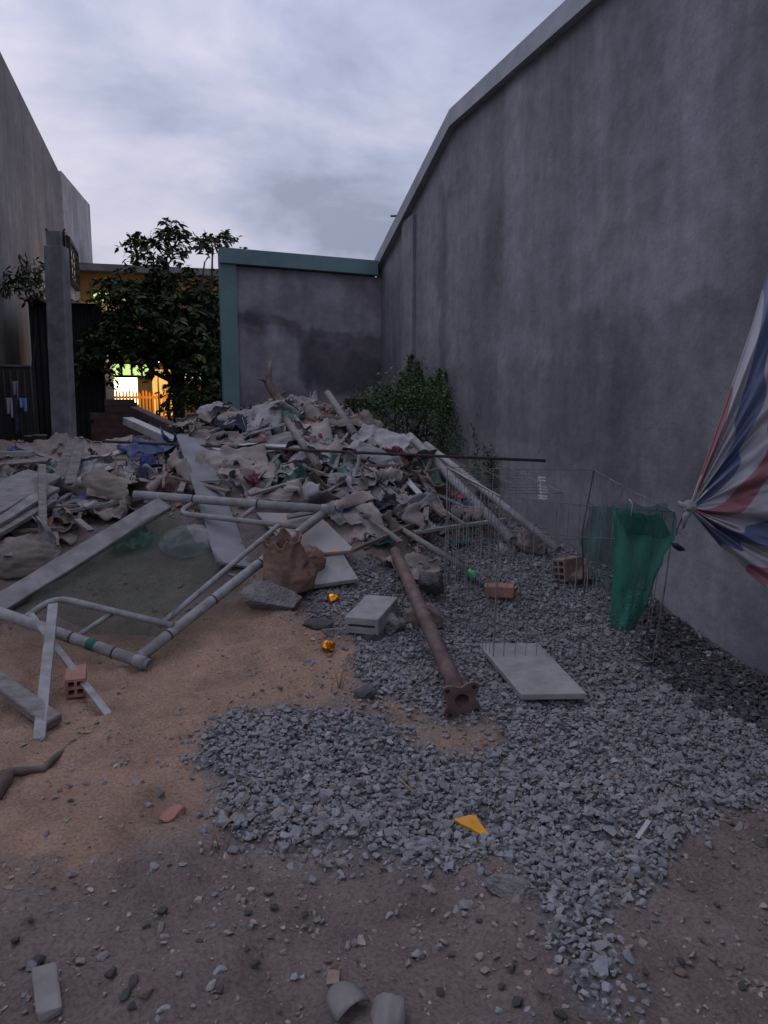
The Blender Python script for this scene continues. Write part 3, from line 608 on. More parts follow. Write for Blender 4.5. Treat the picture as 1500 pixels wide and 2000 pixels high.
hang(38, 54, 778, 800, 'sky', 'light blue cloth hanging on the iron bar gate', YI-.05); hang(24, 47, 776, 850, 'navy', 'long navy cloth hanging on the iron bar gate between the white and light blue ones', YI)
# brick stub wall in dark brown-red under the tree
m_bw = mat('old_red_brickwork', (.07, .034, .031), (.035, .024, .023), scale=9, bump=.7)
o = empty('brick_wall', D(255, 870, 9.6)); tag(o, 'broken stub of red brick wall between the concrete post and the rubble', 'wall')
bm = bmesh.new(); rb = random.Random(3)
for row in range(13):
    x_ = -.33+(.045 if row % 2 else 0); hi = row*.085
    while x_ < .31:
        lim = (1.13 if abs(x_+.05) < .2 else .86)+.12*math.sin(x_*37)*(abs(x_+.05) > .2)*.3
        if hi < lim:
            c_ = D(245, 790, 9.6); boxm(bm, (c_[0]+x_+rb.uniform(-.006, .006), c_[1]+rb.uniform(-.01, .01), .3+hi+.04), (.087, rb.uniform(-.003, .003), 0), (0, .078, 0), (0, 0, .0405))
        x_ += .18
bmobj('brickwork', bm, m_bw, o); c_ = D(245, 790, 9.6); bm = bmesh.new(); abox(bm, c_[0]-.41, c_[0]+.36, c_[1]-.07, c_[1]+.07, 0, 1.1); abox(bm, c_[0]-.24, c_[0]+.14, c_[1]-.068, c_[1]+.068, 1.102, 1.36); bmobj('mortar_core', bm, m_bw, o)
# ------------------------------------------------------------------ vegetation
def leafmesh(name, P, Dr, Nn, ln, wd, tone, mt, parent):
    """bent lens-shaped leaves: six points, four faces each"""
    Dr = Dr/np.linalg.norm(Dr, axis=1, keepdims=True); Sd = np.cross(Dr, Nn); Sd /= np.linalg.norm(Sd, axis=1, keepdims=True)+1e-9; U = np.cross(Sd, Dr)
    l, w = ln[:, None], wd[:, None]
    v = np.stack([P, P+Dr*l*.35+Sd*w*.5+U*l*.04, P+Dr*l*.35-Sd*w*.5+U*l*.04, P+Dr*l*.38, P+Dr*l*.72+Sd*w*.33-U*l*.03, P+Dr*l*.72-Sd*w*.33-U*l*.03, P+Dr*l-U*l*.16], 1)
    f = np.array([[0,3,1],[0,2,3],[1,3,4],[3,2,5],[3,5,4],[4,5,6]])
    F = (f[None]+(np.arange(len(P))*7)[:, None, None]).reshape(-1, 3)
    me = np_mesh(name, v.reshape(-1, 3), F, 3); pattr(me, 'tone', np.repeat(tone, 7, 0)); return link(name, me, mt, parent, keep=False)
def limb(bm, a, b, r0, r1, rnd, wob=.08, n=5):
    a, b = np.array(a), np.array(b); pts = [a+(b-a)*i/n+np.array([rnd.gauss(0, wob), rnd.gauss(0, wob), rnd.gauss(0, wob*.5)])*(0 < i < n) for i in range(n+1)]
    tube(bm, pts, [r0+(r1-r0)*i/n for i in range(n+1)], 7); return pts
rv = np.random.default_rng(11); rr = random.Random(21)
DT = 12.4
o = empty('leafy_tree', D(350, 850, DT)); tag(o, 'dark leafy tree with large drooping leaves growing between the shed and the teal column', 'tree')
base = np.array(D(350, 850, DT)); base[2] = 0.0
bm = bmesh.new(); fork = D(348, 745, DT); limb(bm, base, fork, .12, .09, rr, .02)
tips = [D(220, 600, DT-.3), D(265, 540, DT+.2), D(300, 500, DT), D(355, 455, DT), D(400, 510, DT-.2), D(330, 600, DT-.5), D(395, 600, DT+.3), D(250, 660, DT-.4), D(415, 480, DT)]
tw = []
for tp in tips: tw += limb(bm, fork+np.array([0, 0, rr.uniform(-.2, .1)]), tp, .05, .012, rr, .09)[2:]
limb(bm, base+np.array([.28, .1, 0]), D(400, 660, DT+.2), .05, .03, rr, .03); limb(bm, base+np.array([-.12, .3, 0]), D(335, 690, DT+.3), .04, .02, rr, .04)
bmobj('trunk', bm, m_bark, o, True)
# crown: leaf sprays around clump centres traced over the volume of the crown
cl = [(345,452,.14),(370,462,.10),(290,470,.14),(318,478,.18),(400,470,.14),(428,475,.09),(360,490,.22),(275,500,.14),(310,520,.28),(370,530,.30),(410,530,.25),(248,535,.15),(280,560,.26),(340,570,.34),(395,580,.34),(232,560,.12),(300,610,.34),(255,600,.2),(360,630,.36),(415,630,.28),(222,620,.16),(240,645,.24),(290,660,.3),(340,675,.32),(395,680,.32),(205,650,.16),(425,580,.2),(230,672,.15),(200,680,.10),(265,690,.13),(310,690,.16),(360,715,.24),(405,720,.26),(215,720,.10),(385,760,.2),(415,770,.2),(365,780,.18),(345,760,.1),(425,690,.2),(430,520,.12),(262,515,.1),(180,640,.16),(175,690,.18),(185,730,.14),(160,620,.14),(165,735,.16),(195,700,.18),(150,670,.14),(395,720,.26),(420,740,.24),(400,790,.2),(425,800,.18),(350,800,.12),(330,745,.08),(290,735,.1),(245,720,.10),(205,560,.08),(215,585,.1),(330,445,.06),(440,470,.05),(415,462,.06),(385,450,.05),(290,455,.07),(270,480,.07)]
cl = [c_ for c_ in cl if c_[0] >= 190 and not (c_[1] >= 712 and 190 < c_[0] < 342)]
P, Dr = [], []
for (px, py, r) in cl:
    inner = 540 < py < 720; nsp = int((40 if inner else 13)*(r/.25)**1.6*rv.uniform(.55, 1.2))+2
    for _ in range(nsp):
        c = D(px, py, DT+rv.normal(0, .38))+rv.normal(0, r*(.55 if inner else .42), 3)
        ax0 = rv.normal(0, 1, 3); ax0[2] = abs(ax0[2])*(.8 if inner else 1.3); ax0 /= np.linalg.norm(ax0); sd0 = np.cross(ax0, [0, 0, 1]); sd0 /= np.linalg.norm(sd0)+1e-6; k = int(rv.integers(5, 10))
        for i in range(k):   # pairs of drooping leaves along an arching twig
            b0 = c+ax0*.055*i-np.array([0, 0, .006])*i*i
            for s in (-1, 1):
                P.append(b0+rv.normal(0, .01, 3)); Dr.append(sd0*s*rv.uniform(.5, 1.2)+ax0*rv.uniform(.3, .9)-np.array([0, 0, rv.uniform(.1, .9)])+rv.normal(0, .2, 3))
for (q0, q1) in (((345,470),(338,436)),((355,470),(372,440)),((300,480),(284,452)),((318,478),(322,446)),((405,480),(440,474)),((395,478),(420,452)),((270,505),(248,492)),((260,540),(226,528)),((380,465),(402,440)),((240,565),(205,548)),((290,470),(268,470)),((430,500),(452,478))):
    d_ = DT+rv.normal(0, .15); a0, a1 = D(*q0, d_), D(*q1, d_); ax0 = (a1-a0); ax0 /= np.linalg.norm(ax0); sd0 = np.cross(ax0, FW); sd0 /= np.linalg.norm(sd0)
    for i in range(9):
        for s in (-1, 1): P.append(a0+(a1-a0)*i/8+rv.normal(0, .01, 3)); Dr.append(sd0*s*rv.uniform(.5, 1)+ax0*rv.uniform(.2, .8)-np.array([0, 0, rv.uniform(.2, .9)])+FW*rv.normal(0, .5))
P, Dr = np.array(P), np.array(Dr); qx, qy, _ = proj(P)
kp = ~((qx > 436) & (qy > 487)) & ~((qy < 545) & (fbm(qx/34, qy/34, 4.4, 2) < -.1)) & ~((qy >= 545) & (fbm(qx/24, qy/24, 9.4, 2) < -.36)); P, Dr = P[kp], Dr[kp]
P, Dr = np.array(P), np.array(Dr); n = len(P); Nn = rv.normal(0, .5, (n, 3))+np.array([0, 0, 1])
ln = rv.uniform(.08, .18, n); tv = rv.uniform(.6, 1.4, n); px_, py_, _ = proj(P)
tone = np.stack([tv, tv, tv*.9], -1); yg = rv.random(n) < .12; tone[yg] *= np.array([2.1, 2.2, .9])
leafmesh('crown', P, Dr, Nn, ln, ln*rv.uniform(.33, .45, n), tone, m_leaf, o)


m_leaf2 = mat('dull_leaf', (.045, .055, .03), (.02, .027, .017), scale=2.2, bump=0, rough=.6, attr='tone')
D2 = 12.2; b_ = np.array(D(66, 860, D2)); b_[2] = 0; o = empty('sapling', b_); tag(o, 'slender young tree with a small drooping crown against the old house wall', 'tree')
bm = bmesh.new(); tp = D(66, 560, D2); limb(bm, b_, tp, .03, .018, rr, .03)
for q in ((20, 535), (45, 515), (75, 520), (85, 560), (10, 560)): limb(bm, tp, D(*q, D2), .012, .005, rr, .03)
bmobj('trunk', bm, m_bark, o, True)
P, Dr = [], []
for (px, py, r) in ((20,540,.14),(45,520,.14),(70,525,.13),(82,555,.12),(45,555,.14),(70,580,.1),(8,560,.1),(60,545,.12)):
    for _ in range(40): P.append(D(px, py, D2+rv.normal(0, .15))+rv.normal(0, r*.6, 3)); q = rv.normal(0, 1, 3); q[2] -= 1.1; Dr.append(q)
P, Dr = np.array(P), np.array(Dr); n = len(P); tv = rv.uniform(.6, 1.5, n)
leafmesh('crown', P, Dr, rv.normal(0, .5, (n, 3))+np.array([0, 0, 1]), rv.uniform(.1, .18, n), rv.uniform(.03, .05, n), np.stack([tv]*3, -1), m_leaf2, o)

# fine-leaved shrub against the right wall
def shrub(name, label, base, clumps, stems, dens, o_leaf, dz=.3, rad=.006, cat='shrub', group=None):
    o = empty(name, base); tag(o, label, cat, group); bm = bmesh.new()
    for s in stems: limb(bm, np.array(base)+np.array([rr.uniform(-.25, .25), rr.uniform(-.1, .1), 0])*(len(stems) > 1), s, rad*1.6, rad*.5, rr, .03)
    bmobj('stem', bm, m_bark, o, True); P, Dr = [], []
    for (c, r, k) in clumps:
        for _ in range(int(k*dens)): P.append(np.array(c)+rv.normal(0, 1, 3)*np.array([r*.58, r*.58, r*.68])); q = rv.normal(0, 1, 3); q[2] += .5; Dr.append(q)
    P, Dr = np.array(P), np.array(Dr); n = len(P); ln = rv.uniform(o_leaf*.6, o_leaf*1.3, n); tv = rv.uniform(.45, 1.5, n)*np.clip(1+fbm(P[:, 0]*4, P[:, 1]*4, P[:, 2]*4, 2)*1.3, .4, 1.8)
    leafmesh('foliage', P, Dr, rv.normal(0, .6, (n, 3))+np.array([0, 0, .8]), ln, ln*.36, np.stack([tv, tv, tv], -1), m_shrub, o)
DS = 8.3; cls = []; stems = []
for (px, py, r, k) in ((740,800,.16,1),(780,775,.2,1),(820,790,.22,1.2),(770,820,.24,1.4),(850,810,.24,1.3),(815,835,.25,1.4),(880,830,.2,1),(720,825,.14,.8),(870,865,.2,1.1),(900,870,.14,.8),(760,860,.16,.8),(700,790,.1,.4),(840,870,.2,1),(905,895,.12,.6),(800,750,.1,.4),(705,810,.13,.9),(690,835,.1,.5),(722,790,.12,.8),(912,850,.12,.8),(925,885,.11,.8),(745,775,.12,.7),(895,805,.13,.8)):
    cls.append((D(px, py, DS+rv.normal(0, .2)), r*1.1, k*.62))
for (px, top) in ((803,698),(814,712),(858,726),(872,733),(886,752),(838,742),(788,730),(908,800),(765,755),(748,772),(730,775),(824,728),(848,748),(898,782),(917,835),(712,785),(778,748)):
    d_ = DS+rr.uniform(-.1, .1); stems.append(D(px, top, d_))
    for py in np.arange(top, 800, 9): cls.append((D(px+rr.uniform(-5, 5), py, d_), max(.018, .085*min(1, (py-top)/80)), .10+.14*min(1, (py-top)/60)))
b_ = D(800, 900, DS); b_ = np.array([b_[0], b_[1], float(h(b_[0], b_[1]))])
shrub('leafy_shrub', 'dark green feathery shrub growing against the right wall behind the rubble', b_, cls, stems, 900, .034)
for i, (px, py, top, dd) in enumerate(((932,950,835,7.7),(953,965,880,7.3),(968,960,895,7.2),(918,930,850,8.0),(945,945,905,7.6))):
    c = D(px, py, dd); tp = D(px+rr.uniform(-4, 4), top, dd)
    shrub('weed', ['tallest thin dark weed rising along the right wall', 'second tall weed standing nearest the wire pen at the right wall', 'short dark weed farthest right along the wall foot', 'thin weed right beside the feathery shrub', 'low bushy weed among the taller stalks by the wall'][i], c, [(np.array(c)+(tp-np.array(c))*f_, .07, .09) for f_ in np.linspace(.1, 1, 9)], [tp], 260, .045, rad=.004, cat='weed', group='weeds along the right wall')
# dry stalks in the sand
m_straw = mat('dry_straw', (.34, .24, .13), (.24, .17, .1), bump=0)
def stalks(px, py, hts, label):
    p = G(px, py); bm = bmesh.new()
    for k in range(hts):
        a = rr.uniform(-.6, .6); q = p+np.array([rr.uniform(-.03, .03), rr.uniform(-.02, .02), -.01]); tube(bm, [q, q+np.array([a*.05, .01, .08]), q+np.array([a*.16, .02, rr.uniform(.12, .2)])], [.0025, .002, .001], 5)
    tag(bmobj('dry_grass', bm, m_straw), label, 'grass')
stalks(655, 1345, 6, 'dry straw-coloured grass stalks standing in the sand below the gold foil ball')
stalks(425, 1660, 4, 'few dry grass stalks at the near left corner of the gravel')
# ------------------------------------------------------------------ scaffold frame leaning on the rubble
def sp(px, py, d): return np.array(D(px, py, d))
def on(px, py, d, l=.1):
    p = sp(px, py, d); return p if p[2] > float(h(p[0], p[1]))+l else np.array(G(px, py, l))
A0, A1 = sp(-90, 1165, 4.25), sp(292, 1299, 3.95)
B0, B1 = sp(262, 966, 5.45), sp(655, 996, 5.3)
C0, C1 = sp(273, 1284, 3.99), sp(634, 1000, 5.32)
o = empty('scaffold_frame', (A1+B0)/2); tag(o, 'dusty tubular steel scaffold frame lying tilted from the sand up onto the rubble', 'scaffold')
def part_tube(name, pts, r, hollow=0.0, mt=None, seg=14, parent=None):
    bm = bmesh.new(); tube(bm, pts, r, seg, hollow); return bmobj(name, bm, mt or m_galv, parent or o, False)
leg = part_tube('leg', [A0, A1], .031, .004); part_tube('leg', [B0, B1], .031, .004); part_tube('crossbar', [C0, C1], .030)
cf = lambda a, b, t: a+(b-a)*t
fa = lambda px, py, d: sp(px, py, d)
def bend(p, r=.12, n=4):
    pts = [V(p[0])]
    for i in range(1, len(p)-1):
        a, b, c = V(p[i-1]), V(p[i]), V(p[i+1]); u = (a-b).normalized(); w = (c-b).normalized(); rr_ = min(r, (a-b).length*.45, (c-b).length*.45)
        s, e_ = b+u*rr_, b+w*rr_
        for k in range(n+1): t_ = k/n; pts.append(s.lerp(b, t_).lerp(b.lerp(e_, t_), t_))
    return pts+[V(p[-1])]
part_tube('brace', bend([fa(44, 1210, 4.17), fa(108, 1166, 4.33), fa(338, 1222, 4.17)], .14), .0185)
part_tube('brace', bend([fa(392, 974, 5.44), fa(345, 1002, 5.32), fa(588, 1030, 5.16)], .11), .0185)
part_tube('brace', [fa(312, 1222, 4.2), fa(544, 1026, 5.15)], .017)
part_tube('strut', [fa(150, 1243, 4.1), fa(222, 1196, 4.27)], .014); part_tube('strut', [fa(503, 986, 5.36), fa(463, 1019, 5.24)], .014); part_tube('strut', [fa(438, 1118, 4.7), fa(470, 1130, 4.72)], .013)
part_tube('strut', [fa(535, 1033, 5.12), fa(560, 1052, 5.05)], .012)
for c_, ax_ in ((cf(A0, A1, .955), A1-A0), (cf(B0, B1, .955), B1-B0)):
    ax_ = ax_/np.linalg.norm(ax_); part_tube('collar', [c_-ax_*.03, c_+ax_*.03], .035, .0035)
m_gp = mat('green_paint', (.02, .12, .08), (.015, .08, .05), bump=0); g_ = cf(A0, A1, (186+90)/382.)
bm = bmesh.new(); tube(bm, [g_-(A1-A0)*.02, g_, g_+(A1-A0)*.02], .0322, 14); bmobj('paint_mark', bm, m_gp, o)

for (q0, q1, t_, r_) in ((A0, A1, .62, .0325), (A0, A1, .83, .0325), (C0, C1, .12, .0315), (C0, C1, .33, .0315), (C0, C1, .58, .0315), (C0, C1, .8, .0315), (B0, B1, .3, .0325), (B0, B1, .62, .0325)):
    c_ = cf(q0, q1, t_); ax_ = (q1-q0)/np.linalg.norm(q1-q0); part_tube('wire_tie', [c_-ax_*.005, c_+ax_*.005], r_, .001, mt=m_darkrust)
# green net sagging inside the frame
m_net = netmat('green_net', (.035, .07, .05), .2)
def quadnet(name, corners, n, sag, mt, label, cat='net', th=.003, rag=.0, seed=0):
    p00, p10, p11, p01 = [np.array(c) for c in corners]; v = []; f = []
    for j in range(n+1):
        for i in range(n+1):
            u, w = i/n, j/n; p = (p00*(1-u)+p10*u)*(1-w)+(p01*(1-u)+p11*u)*w
            s = sag*4*u*(1-u)*4*w*(1-w)*.6+.05*float(fbm(u*4+seed, w*4, seed, 3))+.03*(1-2*abs(float(vn(u*3+w*4, w*2, 5)))); p = p+np.array([0, 0, -s]); p[2] = max(p[2], float(h(p[0], p[1]))+.012); v.append(p)
    for j in range(n):
        for i in range(n): k = j*(n+1)+i; f.append((k, k+1, k+n+2, k+n+1))
    return tag(solid(vf(name, v, f, mt, smooth=True), th), label, cat)
quadnet('green_net', [sp(20, 1190, 4.32), sp(310, 1245, 4.12), sp(440, 1092, 4.85), sp(318, 985, 5.33)], 22, .1, m_net, 'dark green see-through net stretched inside the scaffold frame')

# ------------------------------------------------------------------ boards, poles, slabs
def board(name, a, b, w, t, mt, label, cat='plank', up=(0, 0, 1), warp=0.0, group=None, seed=0):
    bm = bmesh.new(); beam(bm, a, b, w, t, up, warp, rnd=random.Random(seed)); return tag(bevel(bmobj(name, bm, mt), min(w, t)*.12, 1), label, cat, group)
board('plank', sp(-40, 1205, 4.3), sp(322, 984, 5.4), .125, .045, m_plank, 'long dusty plank resting along the left side of the scaffold frame', up=(.25, -.6, 1), seed=1)
board('panel_board', on(372, 855, 6.5, .2), on(458, 1104, 4.98, .05), .235, .016, m_board, 'smooth grey panel board sloping down under the scaffold frame', 'board', up=(.35, -.5, 1), seed=2)
board('narrow_board', sp(94, 990, 5.72), sp(142, 864, 6.2), .085, .04, m_timber, 'left one of the two narrow boards standing up side by side', 'plank', up=(.3, -1, .5), group='two narrow boards', seed=3)
board('narrow_board', sp(124, 990, 5.7), sp(156, 868, 6.2), .075, .04, m_timber, 'right one of the two narrow boards standing up side by side', 'plank', up=(.3, -1, .5), group='two narrow boards', seed=4)
board('fence_stake', on(84, 1068, 5.35, .14), on(82, 908, 5.45, .14), .052, .03, m_timber, 'upright square timber stake standing by the stack of planks', 'stake', up=(.2, -1, 0), seed=5)
for i, (a, b, w, lb) in enumerate((((-60,1020,5.2),(100,928,6.15),.17,'top plank of the stack at the left edge'),((-60,1042,5.1),(96,950,6.05),.17,'middle plank of the stack at the left edge'),((-60,1062,5.0),(90,975,5.95),.16,'lowest plank of the stack at the left edge'),((-60,985,5.6),(75,925,6.4),.2,'broad plank lying behind the stack at the left edge'))):
    board('plank', on(*a, .30-.045*i), on(*b, .30-.045*i), w, .03, m_plank if i % 2 else m_timber, lb, up=(.1, -.3, 1), group='planks stacked at the left edge', seed=10+i)
board('timber_rail', on(-40, 888, 7.6, .14), on(66, 886, 7.6, .14), .09, .05, m_plank, 'pale timber lying level at the far left edge of the rubble', 'plank', seed=15)
def channel(a, b, w, hgt, mt, label, group):
    a, b = V(a), V(b); ax0 = (b-a); s = ax0.cross(Vector((0, 0, 1))).normalized(); u = s.cross(ax0).normalized(); t_ = .012
    pr = [(-w/2, 0), (w/2, 0), (w/2, -hgt), (w/2-t_, -hgt), (w/2-t_, -t_), (-w/2+t_, -t_), (-w/2+t_, -hgt), (-w/2, -hgt)]; bm = bmesh.new()
    r0 = [bm.verts.new(a+s*x_+u*z_) for x_, z_ in pr]; r1 = [bm.verts.new(b+s*x_+u*z_) for x_, z_ in pr]; n = len(pr)
    bm.faces.new(r0[::-1]); bm.faces.new(r1)
    for i in range(n): bm.faces.new((r0[i], r0[(i+1) % n], r1[(i+1) % n], r1[i]))
    return tag(bmobj('channel_profile', bm, mt), label, 'profile', group)
channel(on(250, 815, 7.5, .14), on(448, 903, 6.55, .14), .10, .07, m_white, 'front one of the two pale channel profiles pointing up over the panel board', 'pale channel profiles')
channel(on(300, 822, 7.65, .14), on(462, 890, 6.85, .14), .10, .06, m_white, 'back one of the two pale channel profiles pointing up over the panel board', 'pale channel profiles')
board('timber_beam', on(262, 800, 7.9, .14), on(345, 838, 7.6, .14), .09, .07, m_darkrust, 'dark brown beam end sticking out behind the pale channel profiles', 'beam', seed=17)
def pole(name, a, b, r, mt, label, cat='pole', hollow=0, pts=None, seg=12, group=None):
    bm = bmesh.new(); tube(bm, pts or [a, b], r, seg, hollow); return tag(bmobj(name, bm, mt), label, cat, group)
pole('rebar_rod', sp(200, 862, 6.6), sp(1066, 900, 5.9), .012, m_darkrust, 'long dark rusty rod lying across the whole heap and sticking out towards the right wall')
pole('steel_pipe', on(800, 852, 7.8, .14), on(1002, 1056, 5.95, .14), .038, m_galv, 'left one of the two thick grey pipes leaning on the heap behind the wire pen', 'pipe', .004, group='two grey pipes behind the pen')
pole('steel_pipe', on(832, 868, 7.8, .14), on(1092, 1074, 5.85, .14), .029, m_galv, 'right one of the two grey pipes, reaching down near the wall', 'pipe', .004, group='two grey pipes behind the pen')
pole('timber_pole', on(778, 1030, 5.6, .14), on(912, 1112, 5.2, .14), .022, m_timber, 'pale round pole running down from the heap into the wire pen')
pole('timber_pole', on(640, 768, 7.9, .14), on(694, 850, 7.4, .14), .035, m_timber, 'short thick grey pole sticking up at the top right of the heap')
pole('timber_pole', on(558, 818, 7.3, .14), on(622, 912, 6.55, .14), .034, m_timber, 'grey pole lying down the heap below the bare branch')
board('plank', on(722, 842, 7.3, .14), on(764, 925, 6.9, .14), .075, .03, m_timber, 'short grey plank standing at the right side of the heap next to the shrub', up=(0, -1, .4), seed=20)
board('plank', on(806, 880, 6.9, .14), on(862, 1005, 6.1, .14), .075, .035, m_timber, 'grey plank sloping down beside the two thick pipes', up=(0, -1, .5), seed=21)
board('plank', on(845, 892, 6.7, .14), on(826, 935, 6.6, .14), .03, .02, m_timber, 'small forked grey stake against the pipes', 'stake', up=(0, -1, 0), seed=22)
board('flat_bar', sp(104, 1182, 4.05), sp(76, 1448, 3.24), .05, .022, m_galv, 'flat grey bar leaning through the scaffold leg with its end on the sand', 'bar', up=(0, -1, .6), seed=23)
board('flat_bar', sp(60, 1200, 4.2), sp(212, 1396, 3.42), .034, .02, m_galv, 'thin grey strip crossing the flat bar under the scaffold leg', 'bar', up=(0, -.6, 1), seed=24)
board('split_timber', sp(-60, 1290, 3.6), sp(106, 1412, 3.36), .085, .05, m_timber, 'short split grey timber at the left edge lying over the flat bar', 'plank', up=(.3, -.6, 1), seed=25)
# rusty post with base plate
a, b = G(772, 1078, .09), G(901, 1366, .085)
o = empty('steel_post', b); tag(o, 'rusty round steel post with a bolted base plate lying on the gravel', 'post')
bm = bmesh.new(); tube(bm, [a, b], .039, 16, .004); bmobj('shaft', bm, m_rust, o)
bm = bmesh.new(); ax0 = V(b-a).normalized(); s = ax0.cross(Vector((0, 0, 1))).normalized(); u = s.cross(ax0); s2 = (s*.8+u*.6).normalized(); u2 = s2.cross(ax0).normalized() 
K = 32
def ringpt(k, rad, z): an = 2*math.pi*k/K; return V(b)+ax0*z+s2*math.cos(an)*rad+u2*math.sin(an)*rad
def outline(k):
    an = 2*math.pi*k/K; return .083*(1+.26*math.cos(4*an)) 
R0 = [[bm.verts.new(ringpt(k, outline(k), z)) for k in range(K)] for z in (0, .012)]; R1 = [[bm.verts.new(ringpt(k, .033, z)) for k in range(K)] for z in (0, .012)]
for k in range(K):
    q_ = (k+1) % K
    bm.faces.new((R0[0][k], R0[0][q_], R0[1][q_], R0[1][k])); bm.faces.new((R0[1][k], R0[1][q_], R1[1][q_], R1[1][k])); bm.faces.new((R0[0][q_], R0[0][k], R1[0][k], R1[0][q_])); bm.faces.new((R1[0][k], R1[0][q_], R1[1][q_], R1[1][k]))
pl_ = bmobj('base_plate', bm, m_rust, o)
for k in (0, 8, 16, 24):
    bm = bmesh.new(); tube(bm, [ringpt(k, .084, .0125), ringpt(k, .084, .016)], .011, 8); bmobj('hole_shade_disc', bm, m_iron, pl_)  # black discs on the plate stand in for the shade inside its holes
# slabs
def slabpx(name, corners, th, mt, label, cat='slab', group=None, tilt=None):
    bm = bmesh.new(); c = [V(p) for p in corners]; nrm = (c[1]-c[0]).cross(c[3]-c[0]).normalized()
    if nrm.z < 0: nrm = -nrm
    t0 = [bm.verts.new(p) for p in c]; t1 = [bm.verts.new(p-nrm*th) for p in c]; n = len(c)
    bm.faces.new(t0); bm.faces.new(t1[::-1])
    for i in range(n): bm.faces.new((t0[i], t1[i], t1[(i+1) % n], t0[(i+1) % n]))
    return tag(bevel(bmobj(name, bm, mt), .004, 2), label, cat, group)
def onplane(c, nrm, px, py): r_ = rayd(px, py); return CAM+r_*(((c-CAM)@nrm)/(r_@nrm))
_c = G(1040, 1305, .075); _n3 = tang(_c, .22)
_sl = [onplane(_c, _n3, *q_) for q_ in ((1018, 1356), (1146, 1354), (1052, 1256), (934, 1256))]
slabpx('concrete_slab', _sl, .028, m_slab, 'grey concrete slab lying flat on the gravel in front of the wire pen')
slabpx('concrete_slab', [sp(575, 1148, 4.72), sp(700, 1130, 4.84), sp(668, 1078, 5.12), sp(560, 1090, 5.05)], .028, m_slab, 'grey concrete slab under the brown sack', group='slabs behind the brown sack')
slabpx('concrete_slab', [sp(575, 1084, 5.0), sp(694, 1074, 5.1), sp(622, 1004, 5.55), sp(500, 1000, 5.6)], .022, mat('sandy_slab', (.25, .245, .25), (.33, .24, .18), scale=5, bump=.3, ramp=(.42, .5)), 'upper grey slab dusted with orange sand beside the top of the brown sack', group='slabs behind the brown sack')
# hollow rectangular section
p0 = G(708, 1230, .05); p1 = G(764, 1168, .06); d_ = V(p1-p0); yw = math.atan2(d_.y, d_.x)-math.pi/2; ln_ = d_.length
fr = frame3(V(p0)+Vector((0, 0, .03)), yw, math.asin(max(-.5, min(.5, d_.z/ln_))))
hw = .098; bm = voxel([[1,1,1],[1,0,1],[1,1,1]], [-hw, -hw+.022, hw-.022, hw], [-.05, -.012, .002, .045], -.02, .36, fr); tag(bevel(bmobj('hollow_block', bm, m_slab), .004, 1), 'long grey hollow block with a dark slot in its end, lying on stones', 'block')
# bricks
def hollow_brick(px, py, d, yaw, cols, rows, w, hh, ln, mt, label, pitch=0, roll=0, name='hollow_brick'):
    wl = .013; cw = (w-wl*(cols+1))/cols; ch = (hh-wl*(rows+1))/rows
    xs = [-w/2]; ys = [0]
    for i in range(cols): xs += [xs[-1]+wl, xs[-1]+wl+cw]
    xs.append(xs[-1]+wl)
    for i in range(rows): ys += [ys[-1]+wl, ys[-1]+wl+ch]
    ys.append(ys[-1]+wl); cells = [[0 if (i % 2 and j % 2) else 1 for i in range(len(xs)-1)] for j in range(len(ys)-1)]
    bm = voxel(cells, xs, ys, 0, ln, frame3(G(px, py, .012), yaw, pitch, roll)); return tag(bmobj(name, bm, mt), label, 'brick')
hollow_brick(149, 1362, 3.62, R(4), 2, 2, .09, .09, .19, m_brick, 'red four-hole brick standing in the sand below the scaffold leg', pitch=R(2))
hollow_brick(1092, 1136, 4.85, R(-68), 2, 3, .11, .145, .2, m_brickd, 'dusty six-hole brick lying on the gravel inside the wire pen', roll=R(-8))
bm = bmesh.new(); fr = frame3(G(978, 1163, .02), R(62)); boxm(bm, (0, 0, 0), (.05, 0, 0), (0, .095, 0), (0, 0, .035))
for v_ in bm.verts: v_.co = fr(v_.co.x+random.uniform(-.012, .012), v_.co.y+random.uniform(-.01, .02), v_.co.z+random.uniform(-.006, .006)+.035)
tag(bevel(bmobj('brick', bm, m_brick), .008, 2), 'solid red brick lying on the gravel inside the wire pen', 'brick')
rock('broken_brick', 337, 1598, .043, .032, .024, m_brick, 4, 'small broken red brick piece lying on the bare sand', 'brick', yaw=.4)
# rocks
rock('rock', 527, 1186, .19, .105, .085, m_rock, 12, 'big pale rock lying on the sand under the brown sack', 'rock', yaw=-.2, sink=.15)
rock('rock', 767, 1233, .085, .07, .062, m_rock, 15, 'pale lumpy rock beside the grey hollow block', 'rock')
rock('rock', 730, 1250, .06, .05, .035, m_rockd, 16, 'low dark stone under the open end of the hollow block', 'rock')
rock('rock', 622, 1225, .09, .05, .03, m_rockd, 17, 'flat dark stone between the two gold foil balls', 'rock')
rock('rock', 652, 1240, .07, .04, .026, m_rock, 18, 'flat grey stone just behind the lower gold foil ball', 'rock')
rock('rock', 830, 1222, .10, .085, .085, m_rockb, 19, 'reddish brown stone behind the rusty steel post', 'rock')
rock('rock', 846, 1168, .075, .075, .085, m_rockd, 20, 'dark round stone standing on the reddish brown stone', 'rock', sink=-.1)
rock('rock', 1128, 1136, .09, .09, .07, m_rockb, 21, 'brown lump of mortar stuck beside the six-hole brick', 'rock')
rock('rock', 715, 1360, .05, .04, .035, m_rockd, 22, 'grey brown stone on the sand at the end of the gravel', 'rock')
rock('rock', 1000, 1745, .066, .032, .026, m_rock, 23, 'smooth oblong pale stone half sunk at the front edge of the gravel', 'rock', yaw=-.75, sink=.2, cuts=2)
